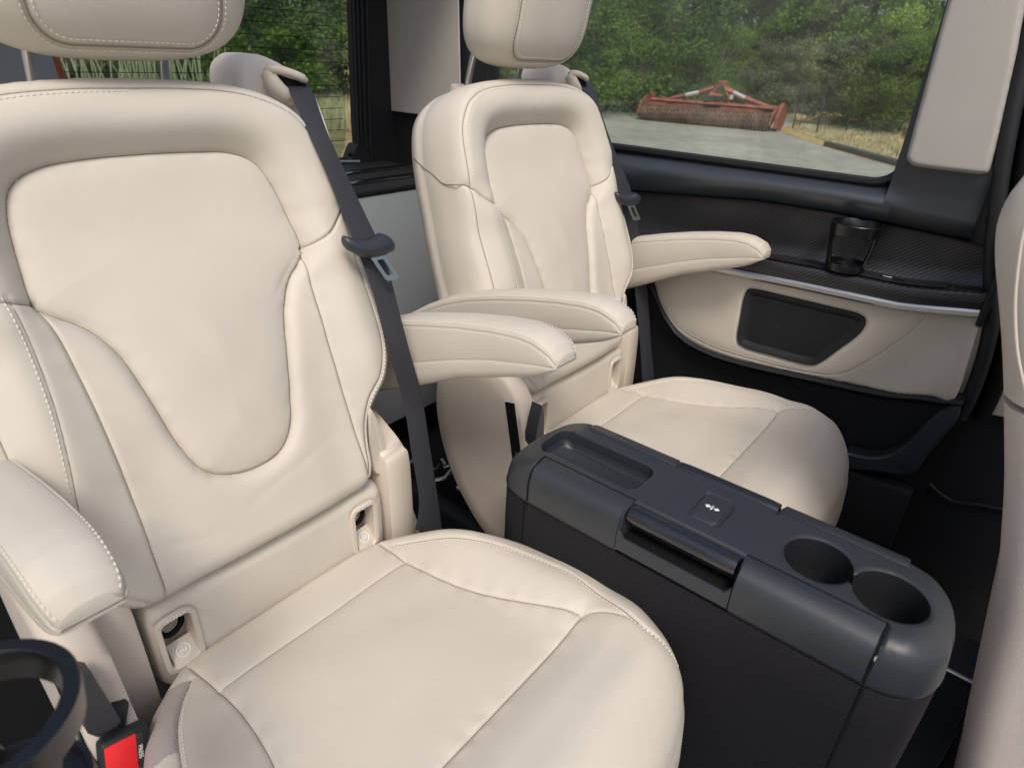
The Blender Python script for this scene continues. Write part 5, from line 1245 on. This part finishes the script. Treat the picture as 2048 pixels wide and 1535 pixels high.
def tree(name, x, y, R_, H_, ci, li, label, cat, group, rz):
    e_ = empty(name, (x, y, GZ)); tag(e_, label, cat, group)
    me = crowns[ci]
    key = f"{me.name}_{li}"
    m2 = bpy.data.meshes.get(key)
    if m2 is None: m2 = me.copy(); m2.name = key; m2.materials.clear(); m2.materials.append(LEAVES[li])
    c_ = bpy.data.objects.new("crown", m2); sc.collection.objects.link(c_); c_.parent = e_; c_.scale = (R_, R_, H_ / 2.05); c_.rotation_euler = (0, 0, rz)
    t_ = bpy.data.objects.new("trunk", tmesh[ci % 2]); sc.collection.objects.link(t_); t_.parent = e_; t_.scale = (R_ * .9, R_ * .9, H_ / 2.2); t_.rotation_euler = (0, 0, rz)
G1 = "trees and shrubs along the far edge of the yard"; G2 = "trees and hedge beyond the dry field"
# along the yard, seen through the side window: (pixel of the foot, extra depth, radius, height)
def foot(px, py): return on(px, py, 2, GZ)[:2]
L1 = [("shrub", 1185, 200, 2.4, 5.6, 0, 0, "dark shrub at the left side of the side window, beyond the tarmac"),
      ("tree", 1250, 196, 2.8, 8.5, 1, 0, "deep green tree behind the left end of the red implement"),
      ("shrub", 1310, 200, 2.0, 4.0, 1, 3, "fresh green bush directly behind the roller of the red implement"),
      ("tree", 1360, 190, 2.9, 9.0, 0, 1, "tall mid-green tree left of the implement's headstock"),
      ("shrub", 1430, 214, 2.0, 4.4, 2, 1, "narrow-leaved green bush right behind the implement's headstock"),
      ("tree", 1490, 200, 2.7, 9.0, 1, 3, "bright green tree above the right half of the implement"),
      ("shrub", 1560, 226, 1.7, 3.6, 0, 2, "greyish bush behind the red side plate of the implement"),
      ("tree", 1610, 212, 2.6, 8.0, 2, 1, "feathery green tree in the middle right of the side window"),
      ("shrub", 1685, 262, 1.75, 3.5, 0, 2, "grey-green bramble bush arching over the dry verge"),
      ("shrub", 1765, 276, 1.6, 3.1, 1, 0, "dark bramble bush at the right end of the dry verge"),
      ("tree", 1790, 238, 2.6, 7.5, 0, 3, "fresh green tree at the right edge of the side window"),
      ("shrub", 1850, 285, 1.9, 4.0, 2, 1, "green bush hidden partly by the pale pillar cover"),
      ("tree", 1120, 190, 2.8, 8.5, 2, 1, "tree behind the window-side headrest")]
for k, (nm, px, py, R_, H_, ci, li, lb) in enumerate(L1):
    x, y = foot(px, py); d_ = np.array([x, y]) - CAM[:2]; d_ /= np.linalg.norm(d_); x, y = np.array([x, y]) + d_ * R_ * .8
    tree("leafy_" + nm, x, y, R_, H_ * .72, ci, li, lb, nm, G1, k * 1.37)
# back row that closes the gaps
for k in range(9):
    px = 1130 + k * 95; x, y = foot(px, 176 + k * 7); 
    tree("leafy_tree", x, y, 3.8, 6.8, k % 3, (0, 1, 0, 3)[k % 4], "tall tree of the second row behind the yard, showing only between the nearer crowns", "tree", "second-row trees behind the yard", k * 2.1)
# beyond the field behind the van
for k in range(13):
    ang = math.radians(-2 + k * 5.2); D_ = 21 + (k * 7 % 5); x, y = CAM[0] + D_ * math.sin(ang), CAM[1] + D_ * math.cos(ang)
    tree("leafy_tree", x, y, 2.9, 4.4 + (k * 5 % 3) * .6, k % 3, (0, 1, 0, 2, 3)[k % 5], "green hedgerow tree beyond the dry field, seen through the rear window", "tree", G2, k * 1.9)
# ------------------------------------------------------------------ wire fence by the bushes
fn = empty("wire_fence", tuple(on(1640, 262, 2, GZ))); tag(fn, "dark wire mesh fence with posts in the bushes right of the red implement", "fence")
fp = [np.array(on(a, b, 2, GZ)) for a, b in ((1585, 258), (1632, 268), (1690, 268))]
fm = mat("dark_fence_wire", (.03, .034, .034), .6)
for p in fp: MB().tube([p, p + np.array([0, 0, 1.25])], .022, 8).obj("fence_post", fm, fn)
for a, b in zip(fp[:-1], fp[1:]):
    for z in (.25, .75, 1.2): MB().tube([a + np.array([0, 0, z]), b + np.array([0, 0, z])], .008, 5).obj("fence_rail", fm, fn)
    for k in range(1, 3):
        q = a + (b - a) * k / 8; MB().tube([q + np.array([0, 0, .05]), q + np.array([0, 0, 1.22])], .005, 4).obj("fence_wire", fm, fn)
# ------------------------------------------------------------------ red power harrow with packer roller
pl_, pr_ = on(1275, 240, 2, GZ), on(1530, 264, 2, GZ)
ph = empty("power_harrow", tuple((pl_ + pr_) / 2)); tag(ph, "rusty red farm implement with long brown packer roller parked on the tarmac", "farm implement")
ex = Vector(pr_ - pl_); LEN = ex.length; ex.normalize(); ey = Vector((-ex.y, ex.x, 0)); 
if ey.dot(Vector((1, 0, 0))) < 0: ey = -ey
MH = Matrix((ex, ey, Vector((0, 0, 1)))).transposed().to_4x4(); MH.translation = Vector(pl_)     # x along the roller, y away from the camera
def H_(p): return MH @ Vector((p[0], p[1], p[2] if p[2] < .1 else p[2] * HS))
HS = .78
RR = .215
rd_ = MB(); xs_ = np.linspace(0, LEN, 120)
rd_.tube([MH @ Vector((x, RR, RR)) for x in xs_], [RR * (.93 + .07 * (k % 2)) for k in range(120)], 20)
rl2 = rd_.obj("packer_roller", RUSTBRN, ph, 25)
mt_ = MB()
for i in range(36):
    x = LEN * (i + .5) / 36
    for k in range(12):
        a = 2 * math.pi * k / 12 + i * .5; c_ = MH @ Vector((x, RR + math.cos(a) * RR, RR + math.sin(a) * RR)); mt_.box((-.012, -.012, -.02), (.012, .012, .05), M=Matrix.Translation(c_) @ MH.to_3x3().to_4x4() @ Matrix.Rotation(a - math.pi / 2, 4, 'X'))
tag(mt_.obj("roller_tooth", RUSTBRN, ph), kind='stuff')
sb = MB(); 
for i in range(34): x = LEN * (i + .5) / 34; sb.box((-.03, -.01, -.10), (.03, .01, .10), M=Matrix.Translation(H_((x, RR + .16, 2 * RR + .02))) @ MH.to_3x3().to_4x4())
tag(sb.obj("roller_scraper", RUSTBRN, ph), kind='stuff')
def bar(name, pts, r, mt, n=4, flat=1.0): return MB().tube([H_(p) for p in pts], r, n, flat=flat).obj(name, mt, ph, 30)
bar("scraper_beam", [(0, RR + .2, 2 * RR + .10), (LEN, RR + .2, 2 * RR + .10)], .05, RUSTRED)
bar("gear_trough", [(-.05, .95, .55), (LEN + .05, .95, .55)], .20, RUSTRED, 8)
bar("rear_beam", [(.1, .62, .72), (LEN - .1, .62, .72)], .055, RUSTRED)
cxh = LEN * .56; top_ = 1.34
bar("frame_strut", [(LEN * .17, .72, .78), (LEN * .42, .80, 1.10), (cxh - .22, .85, top_ - .10)], [.055, .07, .075], RUSTRED)
bar("frame_strut", [(cxh + .18, .85, top_ - .12), (LEN * .77, .80, .96), (LEN * .985, .72, .70)], [.08, .075, .065], RUSTRED)
for s_, n_m in ((-1, 0), (1, 1)):
    bar("headstock_plate", [(cxh + s_ * .33, .85, .60), (cxh + s_ * .28, .87, .95), (cxh + s_ * .12, .9, top_ - .05), (cxh + s_ * .05, .9, top_ + .12)], [.09, .10, .12, .09], RUSTRED, 6, .5)
bar("headstock_cap", [(cxh - .12, .9, top_ + .06), (cxh + .14, .9, top_ + .06)], .10, RUSTRED, 6)
bar("gearbox", [(cxh - .08, .9, .62), (cxh - .08, .9, 1.0)], [.22, .19], TYRE, 12)
bar("drive_shaft", [(cxh - .30, .75, 1.02), (cxh + .10, .95, .92)], .085, RUSTRED, 10)
bar("shaft_guard", [(cxh - .40, .72, .78), (cxh - .12, .78, .84)], .15, TYRE, 12)
for a, b in (((LEN * .30, .735, .945), (LEN * .40, .77, 1.065)), ((LEN * .665, .80, 1.145), (LEN * .76, .77, .985))):
    MB().tube([H_((a[0], a[1] - .055, a[2] + .01)), H_((b[0], b[1] - .055, b[2] + .01))], .055, 4, flat=.5).obj("sticker", STICK, ph)
MB().box((-.05, -.01, -.05), (.05, .01, .07), M=Matrix.Translation(H_((cxh + .37, .75, .98))) @ MH.to_3x3().to_4x4()).obj("sticker", STICK, ph)
# side plates
def plate(x0, pts, th=.05):
    MB().loft([[H_((x0, a, b)) for a, b in pts], [H_((x0 + th, a, b)) for a, b in pts]]).obj("side_plate", RUSTRED, ph, 30)
plate(LEN + .12, [(.30, .12), (.45, .0), (.95, .02), (1.2, .2), (1.25, .55), (1.1, .78), (.85, .92), (.62, .88), (.45, .62), (.30, .45)], .09)
plate(LEN + .02, [(.1, .22), (.3, .1), (.5, .3), (.8, .6), (.75, .72), (.45, .62), (.2, .4)], .04)
plate(-.10, [(.1, .22), (.3, .1), (.55, .3), (.95, .75), (.85, .92), (.5, .78), (.2, .5)], .05)
bar("end_bracket", [(.0, .85, .55), (.02, .85, .98)], .12, RUSTRED, 6)
for k in range(9):
    x = LEN * (.08 + .1 * k); bar("rotor_hub", [(x, .8, .70), (x, .8, .84)], .055, RUSTRED if k % 3 else RUSTBRN, 6)
# a few bits of litter on the tarmac
